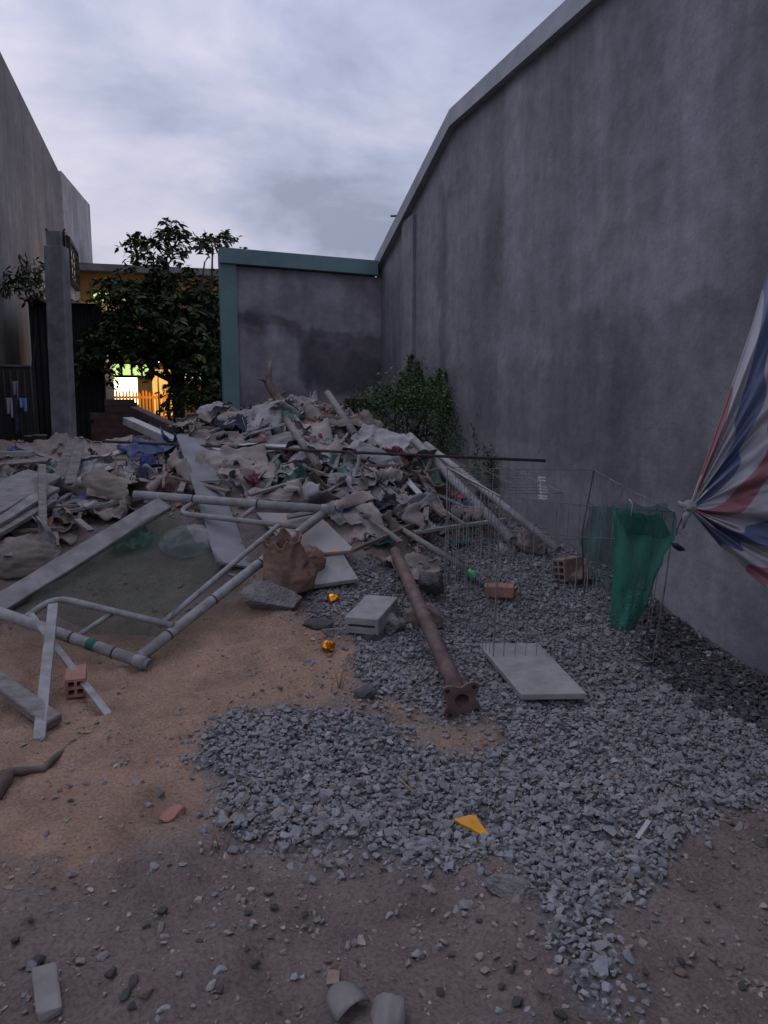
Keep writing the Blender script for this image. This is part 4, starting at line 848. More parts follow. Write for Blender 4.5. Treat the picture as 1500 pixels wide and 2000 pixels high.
bm = bmesh.new(); fr = frame3(G(95, 1985), R(10), R(3)); boxm(bm, (0, .07, .008), (.026, 0, 0), (0, .075, 0), (0, 0, .013))
for v_ in bm.verts: v_.co = fr(v_.co.x+random.uniform(-.006, .006), v_.co.y+random.uniform(-.012, .012), v_.co.z)
tag(bevel(bmobj('stone_chip', bm, m_ivory), .007, 2), 'long flat pale stone chip in the dirt at the bottom left', 'stone')
# yellow chip and white stick
p = G(925, 1625, .012); fr = frame3(p, R(-16), R(5)); bm = bmesh.new(); ol = [(-.062, .052), (-.012, .063), (.016, .062), (.022, .035), (.034, 0), (.048, -.028), (.040, -.042), (.024, -.044), (-.012, -.006), (-.038, .018)]
t0 = [bm.verts.new(fr(x_, y_, .010+.012*math.cos(x_*22))) for x_, y_ in ol]; t1 = [bm.verts.new(fr(x_*.97, y_*.97, .012*math.cos(x_*22)-.004)) for x_, y_ in ol]
bm.faces.new(t0); bm.faces.new(t1[::-1])
for i in range(len(ol)): bm.faces.new((t0[i], t1[i], t1[(i+1) % len(ol)], t0[(i+1) % len(ol)]))
tag(bevel(bmobj('plastic_shard', bm, m_yellow), .003, 2), 'broken yellow plastic shard lying on the gravel', 'shard')
board('stick', G(1246, 1636, .015), G(1268, 1604, .02), .016, .01, m_white, 'short whitish stick lying on the gravel at the right', 'stick', seed=40)
pole('twig', 0, 0, [.002, .003, .002], m_straw, 'thin pale twig sticking up from the gravel behind the yellow shard', 'twig', pts=[G(815, 1560), G(800, 1540, .04), G(775, 1515, .05)], seg=6)
pole('dead_branch', 0, 0, [.05, .035, .018, .017, .013, .006], m_branch, 'bent dead branch lying on the sand at the left edge', 'branch', pts=[G(-40, 1580, .01), G(8, 1520, .012), G(24, 1508, .008), G(84, 1502, .006), G(110, 1478, .006), G(147, 1445, .006)], seg=9)
# pale shards at the bottom edge
def shell(name, c, yaw, w, hgt, depth, mt, label, cut, cat='shard'):
    fr = frame3(c, yaw, R(18)); n, mm_ = 18, 9; v = []; f = []
    for j in range(mm_+1):
        for i in range(n+1):
            a_ = math.pi*(1-i/n); r_ = .03+.97*j/mm_; x_ = math.cos(a_)*w*r_; y_ = math.sin(a_)**.7*hgt*r_+cut*math.sin(i*1.3)*(1-r_)
            v.append(fr(x_, y_, depth*(1-r_**2.2)+.006))
    for j in range(mm_):
        for i in range(n): k = j*(n+1)+i; f.append((k, k+1, k+n+2, k+n+1))
    return tag(solid(vf(name, v, f, mt, smooth=True), .006), label, cat)
shell('ceramic_shard', G(690, 1978, .005), R(24), .048, .075, .03, m_ivory, 'curved pale shard with a rounded rim, left of the pair at the bottom edge', .0)
fr = frame3(G(757, 1985, .01), R(-20), R(12)); bm = rockbm(808, .034, .06, .026, 4, 3)
for v_ in bm.verts: v_.co = fr(*v_.co)
tag(bmobj('ceramic_shard', bm, m_ivory, None, True), 'rounded lump-like pale shard, right one of the pair at the bottom edge', 'shard')
board('stone_chip', G(650, 1925, .012), G(652, 1893, .02), .03, .015, m_brickd, 'dull brown chip just above the ivory shards', 'stone', seed=41)
# gold foil balls
def foil(px, py, r, label, seed):
    bm = bmesh.new(); bmesh.ops.create_icosphere(bm, subdivisions=3, radius=r); c = G(px, py)
    for v_ in bm.verts:
        k = 1+.35*float(vn(v_.co.x*60+seed, v_.co.y*60, v_.co.z*60))+.12*float(vn(v_.co.x*140+seed, v_.co.y*140, v_.co.z*140)); v_.co = V(c)+Vector((v_.co.x*k, v_.co.y*k, v_.co.z*k*.9+r*.7))
    tag(bmobj('foil_wrapper', bm, m_foil), label, 'wrapper')
foil(651, 1178, .038, 'crumpled gold foil ball under the edge of the slab', 3); foil(640, 1270, .033, 'crumpled gold foil ball on the sand, the lower and nearer one', 9)
# bottle
a, b = G(905, 1108, .05), G(943, 1140, .05)
m_green = mat('green_label', (.03, .28, .1), (.45, .5, .46), scale=9, bump=0, rough=.3, ramp=(.38, .42)); m_bt = mat('dark_bottle', (.05, .06, .1), (.03, .035, .05), rough=.2, bump=0)
o = empty('plastic_bottle', (a+b)/2); tag(o, 'small bottle with green and white label lying on the gravel', 'bottle')
bm = bmesh.new(); tube(bm, [a+(b-a)*t_ for t_ in (0, .06, .72, .86, .93, 1.25)], [.022, .027, .027, .016, .0115, .0115], 14); bmobj('body', bm, m_bt, o); bm = bmesh.new(); tube(bm, [a+(b-a)*.12, a+(b-a)*.7], .0285, 16); bmobj('label', bm, m_green, o); bm = bmesh.new(); tube(bm, [a-(b-a)*.1, a-(b-a)*.005], .02, 12); bmobj('cap', bm, CL['blue'], o)

# ------------------------------------------------------------------ wire pen
TL, TR, BL_, BR = sp(977, 969, 4.15), sp(1318, 1000, 4.02), sp(874, 912, 5.15), sp(1160, 918, 5.35)
FL, FR_, GLb, GRb = sp(962, 1304, 4.02), sp(1275, 1292, 4.02), sp(865, 1206, 4.85), sp(1142, 1200, 4.9)
o = empty('wire_pen', (FL+GRb)/2); tag(o, 'rectangular pen of thin grey welded wire standing on the gravel', 'cage')
def wirepanel(name, t0, t1, b0, b1, n, hs, r=.0021):
    bm = bmesh.new(); rl = random.Random(len(name)+n)
    for i in range(n+1):
        f_ = i/n; bw = .012*math.sin(f_*9+n); p_, q_ = t0+(t1-t0)*f_, b0+(b1-b0)*f_; md = (p_+q_)/2+np.array([rl.gauss(0, .006), rl.gauss(0, .006)+bw, 0]); tube(bm, [p_, md, q_], r*(1.5 if i in (0, n) else 1), 4, cap=False)
    for f_ in hs:
        p_, q_ = t0+(b0-t0)*f_, t1+(b1-t1)*f_; tube(bm, [p_, (p_+q_)/2+np.array([0, 0, -.008]), q_], r*(1.5 if f_ in (0, 1) else 1.1), 4, cap=False)
    return bmobj(name, bm, m_wire, o)
wirepanel('front_panel', TL, TR, FL, FR_, 15, (0, .2, .82, 1)); wirepanel('side_panel', BL_, TL, GLb, FL, 16, (0, .5, 1)); wirepanel('side_panel', BR, TR, GRb, FR_, 12, (0, .5, 1)); wirepanel('back_panel', BL_, BR, GLb, GRb, 13, (0, .5, 1))
wirepanel('top_panel', BL_, BL_+(BR-BL_)*.42, TL+(BL_-TL)*.12, TL+(BL_-TL)*.12+(BR-BL_)*.40, 2, np.linspace(0, 1, 10), .0018)
bm = bmesh.new(); tube(bm, [BR, sp(1137, 1040, 5.1), GRb], .005, 6); bmobj('post', bm, m_iron, o); bm = bmesh.new(); tube(bm, [BL_, TL], .0042, 6); bmobj('rim', bm, m_white, o)
# white tag with bars hanging on the pen
m_tagw = mat('white_card', (.62, .6, .64), (.5, .49, .52), bump=0, rough=.6)
o2 = empty('plastic_tag', sp(1062, 972, 4.6)); tag(o2, 'ladder-like white plastic strip hanging on the back of the wire pen', 'tag')
fp = lambda px, py, d_: sp(px, py, d_)
bm = bmesh.new(); beam(bm, fp(1054, 930, 5.1), fp(1057, 974, 5.05), .006, .003, (0, -1, 0)); bmobj('strip', bm, m_tagw, o2)
for py in (932, 938, 950, 956, 962, 968, 973):
    bm = bmesh.new(); beam(bm, fp(1052, py, 5.09), fp(1067, py+1, 5.09), .011, .003, (0, -1, 0), n=2); bmobj('bar', bm, m_tagw, o2)
# green net draped over the pen corner
m_net2 = netmat('bright_green_net', (.018, .175, .12), .64); m_net3 = netmat('thin_green_net', (.018, .14, .11), .34)
o = empty('green_net', sp(1220, 1225, 3.9)); tag(o, 'bright green net hanging in folds over the right corner of the wire pen', 'net')
def netsheet(name, L_, R_, d0, mt, nn, seed):
    nn *= 1.0; v = []; f = []; m_ = len(L_)-1; N_ = 14; M_ = m_*4
    for j in range(M_+1):
        t_ = j/4; k = min(int(t_), m_-1); w = t_-k; l0 = np.array(L_[k])*(1-w)+np.array(L_[k+1])*w; r0 = np.array(R_[k])*(1-w)+np.array(R_[k+1])*w
        for i in range(N_+1):
            u = i/N_; q_ = l0*(1-u)+r0*u; jx_ = 5*float(vn(j*.7, i*.3, seed)); dd = d0+.016*math.sin(u*nn+seed+j*.15)*(1-.4*t_/m_)+.05*float(vn(u*3, j*.2, seed))+.02*float(vn(u*11, j*.35, seed+4))+.008*float(vn(u*25, j*.9, seed+8)); v.append(sp(q_[0]+jx_*(i in (0, N_)), q_[1]+3*float(vn(u*7, seed, 3))*(j in (0, M_))*2, dd))
    for j in range(M_):
        for i in range(N_): k = j*(N_+1)+i; f.append((k, k+1, k+N_+2, k+N_+1))
    return solid(vf(name, v, f, mt, o, True), .002)
netsheet('hanging_fold', [(1196,995),(1204,1060),(1198,1130),(1192,1190),(1200,1228)], [(1296,1005),(1316,1050),(1284,1120),(1262,1185),(1240,1230)], 3.9, m_net2, 14, 2)
netsheet('spread_fold', [(1152,985),(1134,1060),(1150,1110),(1180,1150)], [(1204,990),(1208,1060),(1206,1130),(1200,1180)], 4.15, m_net3, 9, 5)
netsheet('top_fold', [(1196,990),(1215,1020),(1225,1050)], [(1300,986),(1322,1010),(1320,1050)], 3.86, m_net3, 10, 8)
bm = bmesh.new(); tube(bm, bend([sp(1232, 1008, 3.83), sp(1236, 985, 3.8), sp(1229, 975, 3.8)], .02), .0025, 5); bmobj('tie_wire', bm, m_tagw, o)
hk = sp(1325, 1068, 3.85); rg = hull(77, .045, .03, .022); bmesh.ops.transform(rg, matrix=Matrix.Translation(V(hk)) @ Matrix.Rotation(R(25), 4, 'Y'), verts=rg.verts); tag(bevel(bmobj('rag', rg, CL['navy']), .006, 2), 'small dark rag caught on the wire pen beside the green net', 'rag')

# ------------------------------------------------------------------ striped tarp gathered to a knot
KN = sp(1347, 992, 2.35)
m_tarp = bpy.data.materials.new('striped_tarp'); m_tarp.use_nodes = True; t = m_tarp.node_tree; l = t.links.new; b_ = t.nodes['Principled BSDF']; b_.inputs['Roughness'].default_value = .55
uv = N(t, 'ShaderNodeUVMap'); uv.uv_map = 'weave'; sx = N(t, 'ShaderNodeSeparateXYZ'); l(uv.outputs[0], sx.inputs[0])
fr_ = N(t, 'ShaderNodeMath', operation='FRACT'); l(sx.outputs[0], fr_.inputs[0]); cr = N(t, 'ShaderNodeValToRGB'); cr.color_ramp.interpolation = 'CONSTANT'; l(fr_.outputs[0], cr.inputs[0])
e0 = cr.color_ramp.elements; e0[0].position = 0; e0[0].color = (.19, .07, .085, 1); e0[1].position = .24; e0[1].color = (.25, .25, .275, 1)
for p_, c_ in ((.5, (.065, .085, .16, 1)), (.76, (.25, .25, .275, 1))): q_ = e0.new(p_); q_.color = c_
nn_ = N(t, 'ShaderNodeTexNoise'); nn_.inputs['Scale'].default_value = 6; nn_.inputs['Detail'].default_value = 6; mr = N(t, 'ShaderNodeMapRange'); mr.inputs[3].default_value = .7; mr.inputs[4].default_value = 1.15; l(nn_.outputs[0], mr.inputs[0])
sc_ = N(t, 'ShaderNodeVectorMath', operation='SCALE'); l(cr.outputs[0], sc_.inputs[0]); l(mr.outputs[0], sc_.inputs['Scale']); l(sc_.outputs[0], b_.inputs['Base Color'])
b_.inputs['Subsurface Weight'].default_value = 0
o = empty('striped_tarp', KN); tag(o, 'red, white and blue striped tarp gathered into a knot at the right edge', 'tarp')
ctl = [(1700, -250, 2.75), (1790, 350, 2.6), (1840, 800, 2.45), (1800, 1150, 2.35), (1690, 1292, 2.25)]
def outer(tt):
    x_ = tt*(len(ctl)-1); k = min(int(x_), len(ctl)-2); w = x_-k; a_, b2 = np.array(ctl[k]), np.array(ctl[k+1]); return a_*(1-w)+b2*w
NT, NS = 150, 60; v = []; f = []; uvs = []
for j in range(NS+1):
    s = (j/NS)**1.25
    for i in range(NT+1):
        tt = i/NT; c_ = outer(tt); px = 1347+(c_[0]-1347)*s; py = 992+(c_[1]-992)*s; d_ = 2.35+(c_[2]-2.35)*s
        # the outer edges bow a little; bottom edge sags
        py += 26*math.sin(math.pi*min(1, s*1.6))*(tt**6); px += 22*math.sin(math.pi*min(1, s*1.3))*((1-tt)**5)
        env = min(1, s*9)*(1-.55*min(1, s*1.4)); ph = tt*40+3.2*float(vn(tt*6, s*1.2, 1.0)); fold = .026*env*(math.sin(ph)*(.6+.5*float(vn(tt*9, 4.4, 2)))+.5*math.sin(ph*1.73+1+s*2))+.075*min(1, s*3)*float(vn(tt*4, s*2.4, 3.3))+.03*min(1, s*5)*float(vn(tt*13, s*4.5, 6.1))+.008*min(1, s*5)*float(vn(tt*40, s*16, 6.1))
        v.append(sp(px, py, d_+fold)); uvs.append((tt*1.6+s*1.75+.86+.05*math.sin(ph)+.05*float(vn(tt*7, s*4, 2.2)), s))
for j in range(NS):
    for i in range(NT): k = j*(NT+1)+i; f.append((k, k+1, k+NT+2, k+NT+1))
me = bpy.data.meshes.new('sheet'); me.from_pydata([tuple(map(float, p)) for p in v], [], f); ul = me.uv_layers.new(name='weave'); li = np.empty(len(me.loops), np.int32); me.loops.foreach_get('vertex_index', li); ul.data.foreach_set('uv', np.array(uvs)[li].ravel())
solid(link('sheet', me, m_tarp, o, True), .003)
bm = bmesh.new(); bmesh.ops.create_icosphere(bm, subdivisions=3, radius=.02)
for v_ in bm.verts: k = 1+.3*float(vn(v_.co.x*90, v_.co.y*90, v_.co.z*90)); v_.co = V(KN)+v_.co*k
tube(bm, [KN+np.array([0, 0, -.01]), sp(1338, 1010, 2.34), sp(1335, 1032, 2.36)], [.012, .01, .003], 7); tube(bm, [KN, sp(1330, 985, 2.36), sp(1326, 980, 2.38)], [.01, .009, .004], 7); bmobj('knot', bm, CL['grey'], o, True)
pole('tie_cord', 0, 0, .0025, m_iron, 'thin dark cord running from the tarp knot to the wall', 'cord', pts=[KN, sp(1332, 1012, 2.6), PX(1322, 1035, XW-.002)], seg=5)
# ------------------------------------------------------------------ the rubble heap
def crumple(name, px, py, w, hh, col, seed, lift=.03, yaw=None, tilt=.25, amp=.045, fold=None, label=None, cat='sack', group=None, rag=.15, face=0.0, nu=26, nv=20):
    """a crumpled sheet or empty sack lying on the heap, with ridges, ragged outline and a turned-over edge"""
    r_ = np.random.default_rng(seed); c = G(px, py); n = tang(c)+r_.normal(0, tilt, 3)*np.array([1, 1, .3])+np.array([-FW[0], -FW[1], 0])*face; n /= np.linalg.norm(n)
    yaw = r_.uniform(0, 6.28) if yaw is None else yaw; t1 = np.array([math.cos(yaw), math.sin(yaw), 0]); t1 -= n*(t1@n); t1 /= np.linalg.norm(t1); t2 = np.cross(n, t1)
    U, Vv = np.meshgrid(np.linspace(-1, 1, nu+1), np.linspace(-1, 1, nv+1)); s = r_.uniform(0, 90)
    a = w/2*U*(1+rag*vn(Vv*1.7+s, s, 0.5))+.018*vn(Vv*5, s, 1.5); b = hh/2*Vv*(1+rag*vn(U*1.7+s, s, 2.5))+.018*vn(U*5, s, 3.5)
    th = r_.uniform(0, 3.14); q = U*math.cos(th)+Vv*math.sin(th)*hh/w; q2 = -U*math.sin(th)+Vv*math.cos(th)
    rid = 1-np.abs(vn(q*1.9+s, q2*.6, s)); rid2 = 1-np.abs(vn(q*3.7+s+9, q2*1.5, s+4))
    z = amp*(1.5*rid**2.2+.75*rid2**2.5-.9)+amp*.55*vn(U*2.2+s, Vv*2.2, 7.7)+.006*vn(U*9, Vv*9, s)
    f0 = r_.uniform(.25, .75) if fold is None else fold
    if f0 < 1:
        a0 = w/2*f0; sarc = np.maximum(0, a-a0); R_ = r_.uniform(.018, .05); tm = r_.uniform(1.8, 3.3); t_ = np.minimum(sarc/R_, tm); ex = np.maximum(0, sarc-R_*tm)
        z = z+np.where(sarc > 0, R_*(1-np.cos(t_))+ex*np.sin(tm), 0); a = np.where(sarc > 0, a0+R_*np.sin(t_)+ex*np.cos(tm), a)
    P = c[None, None]+a[..., None]*t1+b[..., None]*t2+(z+lift)[..., None]*n
    P[..., 2] = np.maximum(P[..., 2], h(P[..., 0], P[..., 1])+.004+.012*np.abs(vn(U*5+s, Vv*5, 1)))
    P = P.reshape(-1, 3); f = [(j*(nu+1)+i, j*(nu+1)+i+1, (j+1)*(nu+1)+i+1, (j+1)*(nu+1)+i) for j in range(nv) for i in range(nu)]
    o = vf(name, P, f, CL[col], smooth=True); solid(o, .005, 0); return tag(o, label, cat, group)
def pillow(name, px, py, w, hh, t, col, seed, label, cat='sack', group=None, yaw=0., lift=0.0, mt=None, wr=1.0):
    bm = bmesh.new(); bmesh.ops.create_uvsphere(bm, u_segments=60, v_segments=36, radius=1); c = G(px, py); n = tang(c)
    s = seed*3.3; rot = Matrix.Rotation(yaw, 4, 'Z'); qt = Vector((0, 0, 1)).rotation_difference(V(n*.6+np.array([0, 0, .4]))).to_matrix().to_4x4()
    for v_ in bm.verts:
        x_, y_, z_ = v_.co; e = lambda q_: math.copysign(abs(q_)**.72, q_)
        k = wr*(.10*float(vn(x_*2+s, y_*2, z_*2))+.07*(1-abs(float(vn(x_*4+s, y_*4, z_*4)))*2)+.055*(1-abs(float(vn(x_*6+s, y_*9, z_*7)))*2.5)+.03*float(vn(x_*15, y_*15, z_*15+s)))
        sag = 1-.18*abs(x_)**3; p_ = Vector((e(x_)*w/2*(1+k*.5), e(y_)*hh/2*(1+k*.5), z_*t/2*(1+k*1.6)*sag)); v_.co = V(c)+qt @ (rot @ p_)+Vector((0, 0, t*.38+lift))
    return tag(bmobj(name, bm, mt or CL[col], None, True), label, cat, group)

# particular pieces
crumple('tarp', 305, 895, .55, .36, 'blue', 1, .07, .3, .1, .07, label='dusty blue tarp crumpled on the heap left of the panel board', cat='tarp')
crumple('cloth', 292, 925, .4, .2, 'navy', 2, .04, .2, .1, .05, label='dark navy cloth under the dusty blue tarp', cat='cloth')
CL['deep'] = mat('deep_blue_cloth', (.03, .06, .22), (.015, .025, .1), scale=4, bump=.2)
crumple('cloth', 285, 918, .24, .12, 'deep', 3, .09, .1, .1, .03, label='bright deep blue cloth edge below the dusty blue tarp', cat='cloth')
crumple('plastic_sheet', 262, 955, .34, .3, 'white', 4, .09, .8, .1, .07, label='white plastic sheet bunched behind the tan sack at the end of the scaffold leg', cat='sheet')
def bag(name, foot, top, rad, col, seed, label, mt=None, squash=.75, mouth=True):
    """an open paper or woven bag: a creased tube with a ragged mouth"""
    a_, b2 = np.array(foot), np.array(top); ax0 = (b2-a_); ln_ = np.linalg.norm(ax0); ax0 /= ln_; s_ = np.cross(ax0, FW); s_ /= np.linalg.norm(s_); u_ = np.cross(s_, ax0); n_, m_ = 72, 34; v = []; f = []
    for j in range(m_+1):
        w = j/m_; r0 = np.interp(w, [0, .06, .3, .6, .85, 1], [.6, 1.05, 1.12, .9, .72, .78])*rad
        for i in range(n_):
            an = 6.2832*i/n_; cx, cy = math.cos(an), math.sin(an); k = 1+.2*float(vn(cx*1.6+seed, cy*1.6, w*3))+.15*(1-2*abs(float(vn(cx*2.5+seed, cy*2.5, w*4.5+seed))))*(.4+.6*w)+.07*(1-2*abs(float(vn(cx*6+seed, cy*6, w*8+seed))))
            rim = (.10*float(vn(cx*2+seed, cy*2, 9.1))+.05*float(vn(cx*6, cy*6, seed)))*ln_*(w**3)
            v.append(a_+ax0*(ln_*w+rim)+(s_*cx+u_*cy*squash)*r0*k)
    for j in range(m_):
        for i in range(n_): f.append((j*n_+i, j*n_+(i+1) % n_, (j+1)*n_+(i+1) % n_, (j+1)*n_+i))
    f.append(tuple(range(n_))[::-1]); o_ = vf(name, v, f, mt or CL[col], smooth=True); solid(o_, .006); return tag(o_, label, 'sack')
bag('paper_sack', sp(566, 1152, 4.74), sp(552, 1052, 4.62), .128, 'tan', 3, 'torn brown paper sack standing open on the pale rock and the slab', m_paper)
pillow('paper_sack', 603, 1132, .22, .17, .16, 'tan', 5, 'slumped brown sack corner beside the standing brown paper sack', mt=m_paper, lift=.06, yaw=.4)
bag('woven_sack', sp(160, 962, 5.9), sp(268, 968, 5.5), .13, 'tan', 8, 'open tan sack pulled over the far end of the scaffold leg', squash=.8)
bag('woven_sack', sp(352, 968, 6.1), sp(346, 915, 6.3), .11, 'tan', 14, 'upright reddish brown sack standing left of the panel board', m_brickd)
pillow('filled_sack', 416, 826, .33, .2, .17, 'white', 7, 'stuffed white sack resting at the left shoulder of the heap', yaw=-.1, lift=.03)
crumple('cloth', 462, 850, .28, .22, 'navy', 9, .08, .1, .1, .08, label='grey blue cloth peaked like a tent below the bare top of the heap', cat='cloth')
crumple('woven_sack', 452, 930, .62, .36, 'beige', 10, .12, -.1, .05, .045, fold=1, face=.7, label='large beige empty sack spread beside the panel board')
crumple('woven_sack', 520, 950, .42, .22, 'green', 12, .07, -.3, .1, .05, face=.4, label='greyish green sack folded over beside the large beige sack')
crumple('cloth', 590, 940, .36, .22, 'dark', 13, .10, .1, .1, .06, face=.3, label='dark cloth standing in for the shaded hollow in the middle of the heap', cat='cloth')  # dark sheet put in for the shade of a hole
crumple('cloth', 585, 962, .32, .22, 'teal', 15, .09, .5, .1, .06, face=.4, label='teal cloth hanging under the dark hollow', cat='cloth')
crumple('woven_sack', 560, 985, .55, .14, 'beige', 16, .09, -.25, .08, .03, face=.5, label='long beige sack edge curled just above the far scaffold leg')
crumple('cloth', 652, 980, .2, .11, 'maroon', 17, .08, .2, .1, .03, label='dark red cloth at the right end of the far scaffold leg', cat='cloth')
crumple('woven_sack', 632, 912, .5, .3, 'beige', 18, .09, .1, .1, .04, fold=1, label='flat beige sack lying below the middle of the long rod')
crumple('woven_sack', 622, 888, .4, .14, 'white', 19, .09, 0, .1, .03, label='white printed sack just under the long rod')
crumple('cloth', 618, 885, .2, .05, 'red', 20, .13, 0, .05, .015, label='faded red strip on the white printed sack', cat='cloth')
crumple('cloth', 655, 893, .18, .05, 'sky', 22, .12, 0, .05, .015, label='light blue strip at the right end of the white printed sack', cat='cloth')
crumple('woven_sack', 690, 925, .42, .3, 'green', 23, .08, .3, .1, .04, fold=1, label='dusty grey green sack on the right slope of the heap')
crumple('woven_sack', 665, 850, .42, .22, 'tan', 24, .12, .1, .05, .05, label='arched tan sack at the upper right of the heap, under the short thick pole')
crumple('cloth', 628, 838, .16, .1, 'red', 25, .1, .7, .2, .03, label='red cloth scrap at the end of the bare branch', cat='cloth')
crumple('plastic_sheet', 600, 800, .3, .14, 'white', 26, .1, 0, .2, .05, label='white plastic sheet at the top of the heap behind the bare branch', cat='sheet')
crumple('cloth', 688, 948, .14, .09, 'sky', 27, .11, .4, .1, .02, label='light blue scrap on the grey green sack', cat='cloth')
for i in range(5): crumple('woven_sack', 690+i*9, 965+i*10, .4, .16, ['grey', 'tan', 'grey', 'beige', 'grey'][i], 30+i, .13-.02*i, -.25+.1*i, .06, .02, label='grey sack in the flattened stack right of the far scaffold leg' if i % 2 == 0 else ('tan sack in the flattened stack right of the far scaffold leg' if i == 1 else 'beige sack in the flattened stack right of the far scaffold leg'), group='flattened sacks right of the scaffold')
crumple('cloth', 775, 925, .24, .2, 'maroon', 36, .08, 1.2, .2, .06, label='dull purple cloth near the foot of the short grey plank', cat='cloth')
crumple('cloth', 790, 968, .3, .2, 'dark', 37, .08, .8, .2, .07, label='black bundled cloth on the right flank of the heap', cat='cloth')
crumple('woven_sack', 732, 985, .34, .26, 'grey', 38, .07, .3, .15, .06, label='grey sack with a turned edge below the grey green sack')
crumple('cloth', 740, 1062, .2, .13, 'teal', 39, .03, .1, .05, .03, label='teal scrap at the lower front of the heap by the rusty post', cat='cloth')
crumple('woven_sack', 700, 1032, .42, .2, 'grey', 42, .09, -.2, .1, .03, label='grey sack along the lower front edge of the heap')
crumple('cloth', 748, 1020, .16, .1, 'navy', 43, .12, .2, .1, .03, label='navy scrap at the upper end of the pale round pole', cat='cloth')
crumple('woven_sack', 805, 1115, .36, .3, 'beige', 44, .03, .4, .05, .05, label='dusty beige sack on the gravel beside the top of the rusty post')
crumple('woven_sack', 800, 1010, .5, .14, 'grey', 45, .12, .5, .1, .04, face=.4, label='long grey sack beam-like along the lower right of the heap')
crumple('plastic_sheet', 825, 1055, .2, .16, 'white', 46, .06, .4, .2, .05, label='whitish plastic sheet curled beside the pale round pole', cat='sheet')
crumple('cloth', 905, 1015, .2, .16, 'blue', 47, .07, .4, .2, .05, label='grey blue cloth seen through the left side of the wire pen', cat='cloth')
crumple('cloth', 893, 1000, .1, .1, 'red', 48, .12, .4, .2, .03, label='red scrap seen through the left side of the wire pen', cat='cloth')
crumple('cloth', 895, 1068, .16, .1, 'teal', 49, .03, .1, .1, .03, label='teal scrap at the left foot of the wire pen', cat='cloth')
crumple('woven_sack', 940, 1000, .32, .22, 'tan', 50, .08, .9, .2, .07, label='tan sack bunched beside the lower end of the thick pipe')
pillow('plastic_bag', 1036, 1082, .24, .18, .17, 'beige', 51, 'crumpled dirty plastic bag at the foot of the two pipes', cat='bag', lift=.01, wr=2.2)
pillow('plastic_bag', 988, 1085, .14, .11, .09, 'white', 52, 'small pale plastic bag left of the crumpled bag at the pipe foot', cat='bag', wr=2.)
pillow('filled_sack', 372, 1060, .42, .34, .24, 'grey', 53, 'dusty full grey sack lying under the green net inside the frame', lift=-.12)
crumple('woven_sack', 262, 1060, .3, .22, 'teal', 54, .04, .4, .1, .04, label='dark green cloth under the upper left corner of the net')
pillow('filled_sack', 52, 1108, .42, .3, .24, 'tan', 55, 'slumped tan sack at the left edge below the timber stake', lift=-.03, yaw=.2)
crumple('woven_sack', 70, 1090, .4, .26, 'grey', 56, .14, .5, .1, .05, label='grey sack sheet lying on the slumped tan sack at the left edge')
crumple('woven_sack', 180, 1012, .56, .2, 'tan', 57, .08, .1, .1, .05, label='tan empty sack spread below the open tan sack')
crumple('woven_sack', 235, 1020, .3, .16, 'beige', 58, .08, -.3, .1, .05, label='beige sack scrap above the long dusty plank')
for k_, (a0, a1) in enumerate((((148, 1020), (215, 1008)), )): board('plank', sp(a0[0], a0[1], 5.75), sp(*a1, 5.7), .05, .02, m_white, 'short white board under the tan sacks on the left', seed=60)
bm = bmesh.new(); bp_ = [sp(*q_) for q_ in ((622, 838, 7.25), (598, 826, 7.3), (566, 800, 7.45), (540, 775, 7.5), (524, 748, 7.5), (526, 728, 7.5), (528, 706, 7.5))]; tube(bm, bp_, [.062, .058, .05, .046, .04, .026, .016], 10)
tube(bm, [sp(524, 750, 7.5), sp(512, 742, 7.45), sp(503, 741, 7.4)], [.02, .014, .006], 7); tube(bm, [sp(540, 775, 7.5), sp(553, 768, 7.5), sp(560, 766, 7.5)], [.022, .012, .005], 7); tube(bm, [sp(600, 827, 7.3), sp(607, 790, 7.4), sp(606, 765, 7.45)], [.016, .01, .005], 7)
for v_ in bm.verts: v_.co += Vector((.008*float(vn(v_.co.x*14, v_.co.y*14, v_.co.z*14)), 0, .008*float(vn(v_.co.x*14+9, v_.co.y*14, v_.co.z*14))))
tag(bmobj('bare_branch', bm, m_branch, None, True), 'thick bare broken branch sticking up from the top of the heap', 'branch')
# red bricks standing behind, buckets under the gate
for i in range(5):
    bm = bmesh.new(); c = D(676+i*8, 800, 8.3); fr = frame3(c, R(8*i-14)); boxm(bm, (0, 0, 0), (.018, 0, 0), (0, .07, 0), (0, 0, .12))
    for v_ in bm.verts: v_.co = fr(*v_.co)
    tag(bevel(bmobj('roof_tile', bm, m_bw), .004, 1), 'dark red tile standing on edge behind the heap, left of the shrub', 'tile', 'red tiles standing behind the heap')
def bucket(px, py, d_, r_, hgt, label, mt):
    c = sp(px, py, d_); v = []; n = 22; bm = bmesh.new(); pr = [(0, 0), (r_*.8, 0), (r_, hgt), (r_*1.06, hgt), (r_*1.06, hgt-.02), (r_*1.0, hgt-.02)]
    rg = [[bm.verts.new(V(c)+Vector((math.cos(6.2832*k/n)*a_, math.sin(6.2832*k/n)*a_, z_))) for k in range(n)] for a_, z_ in ((r_*.8, 0), (r_, hgt), (r_*1.07, hgt), (r_*1.07, hgt+.02), (r_*.95, hgt+.02), (r_*.76, .015))]
    for a_, b2 in zip(rg, rg[1:]):
        for k in range(n): bm.faces.new((a_[k], a_[(k+1) % n], b2[(k+1) % n], b2[k])).smooth = True
    bm.faces.new(rg[0][::-1]); bm.faces.new(rg[-1]); tag(bmobj('bucket', bm, mt), label, 'bucket')
m_bk = mat('grey_bucket', (.12, .12, .13), (.08, .08, .085), rough=.5, bump=.1)
bucket(61, 884, 9.9, .075, .2, 'left one of the two grey buckets standing before the iron gate', m_bk); bucket(79, 886, 9.7, .085, .22, 'right one of the two grey buckets, nearer the concrete post', m_bk)
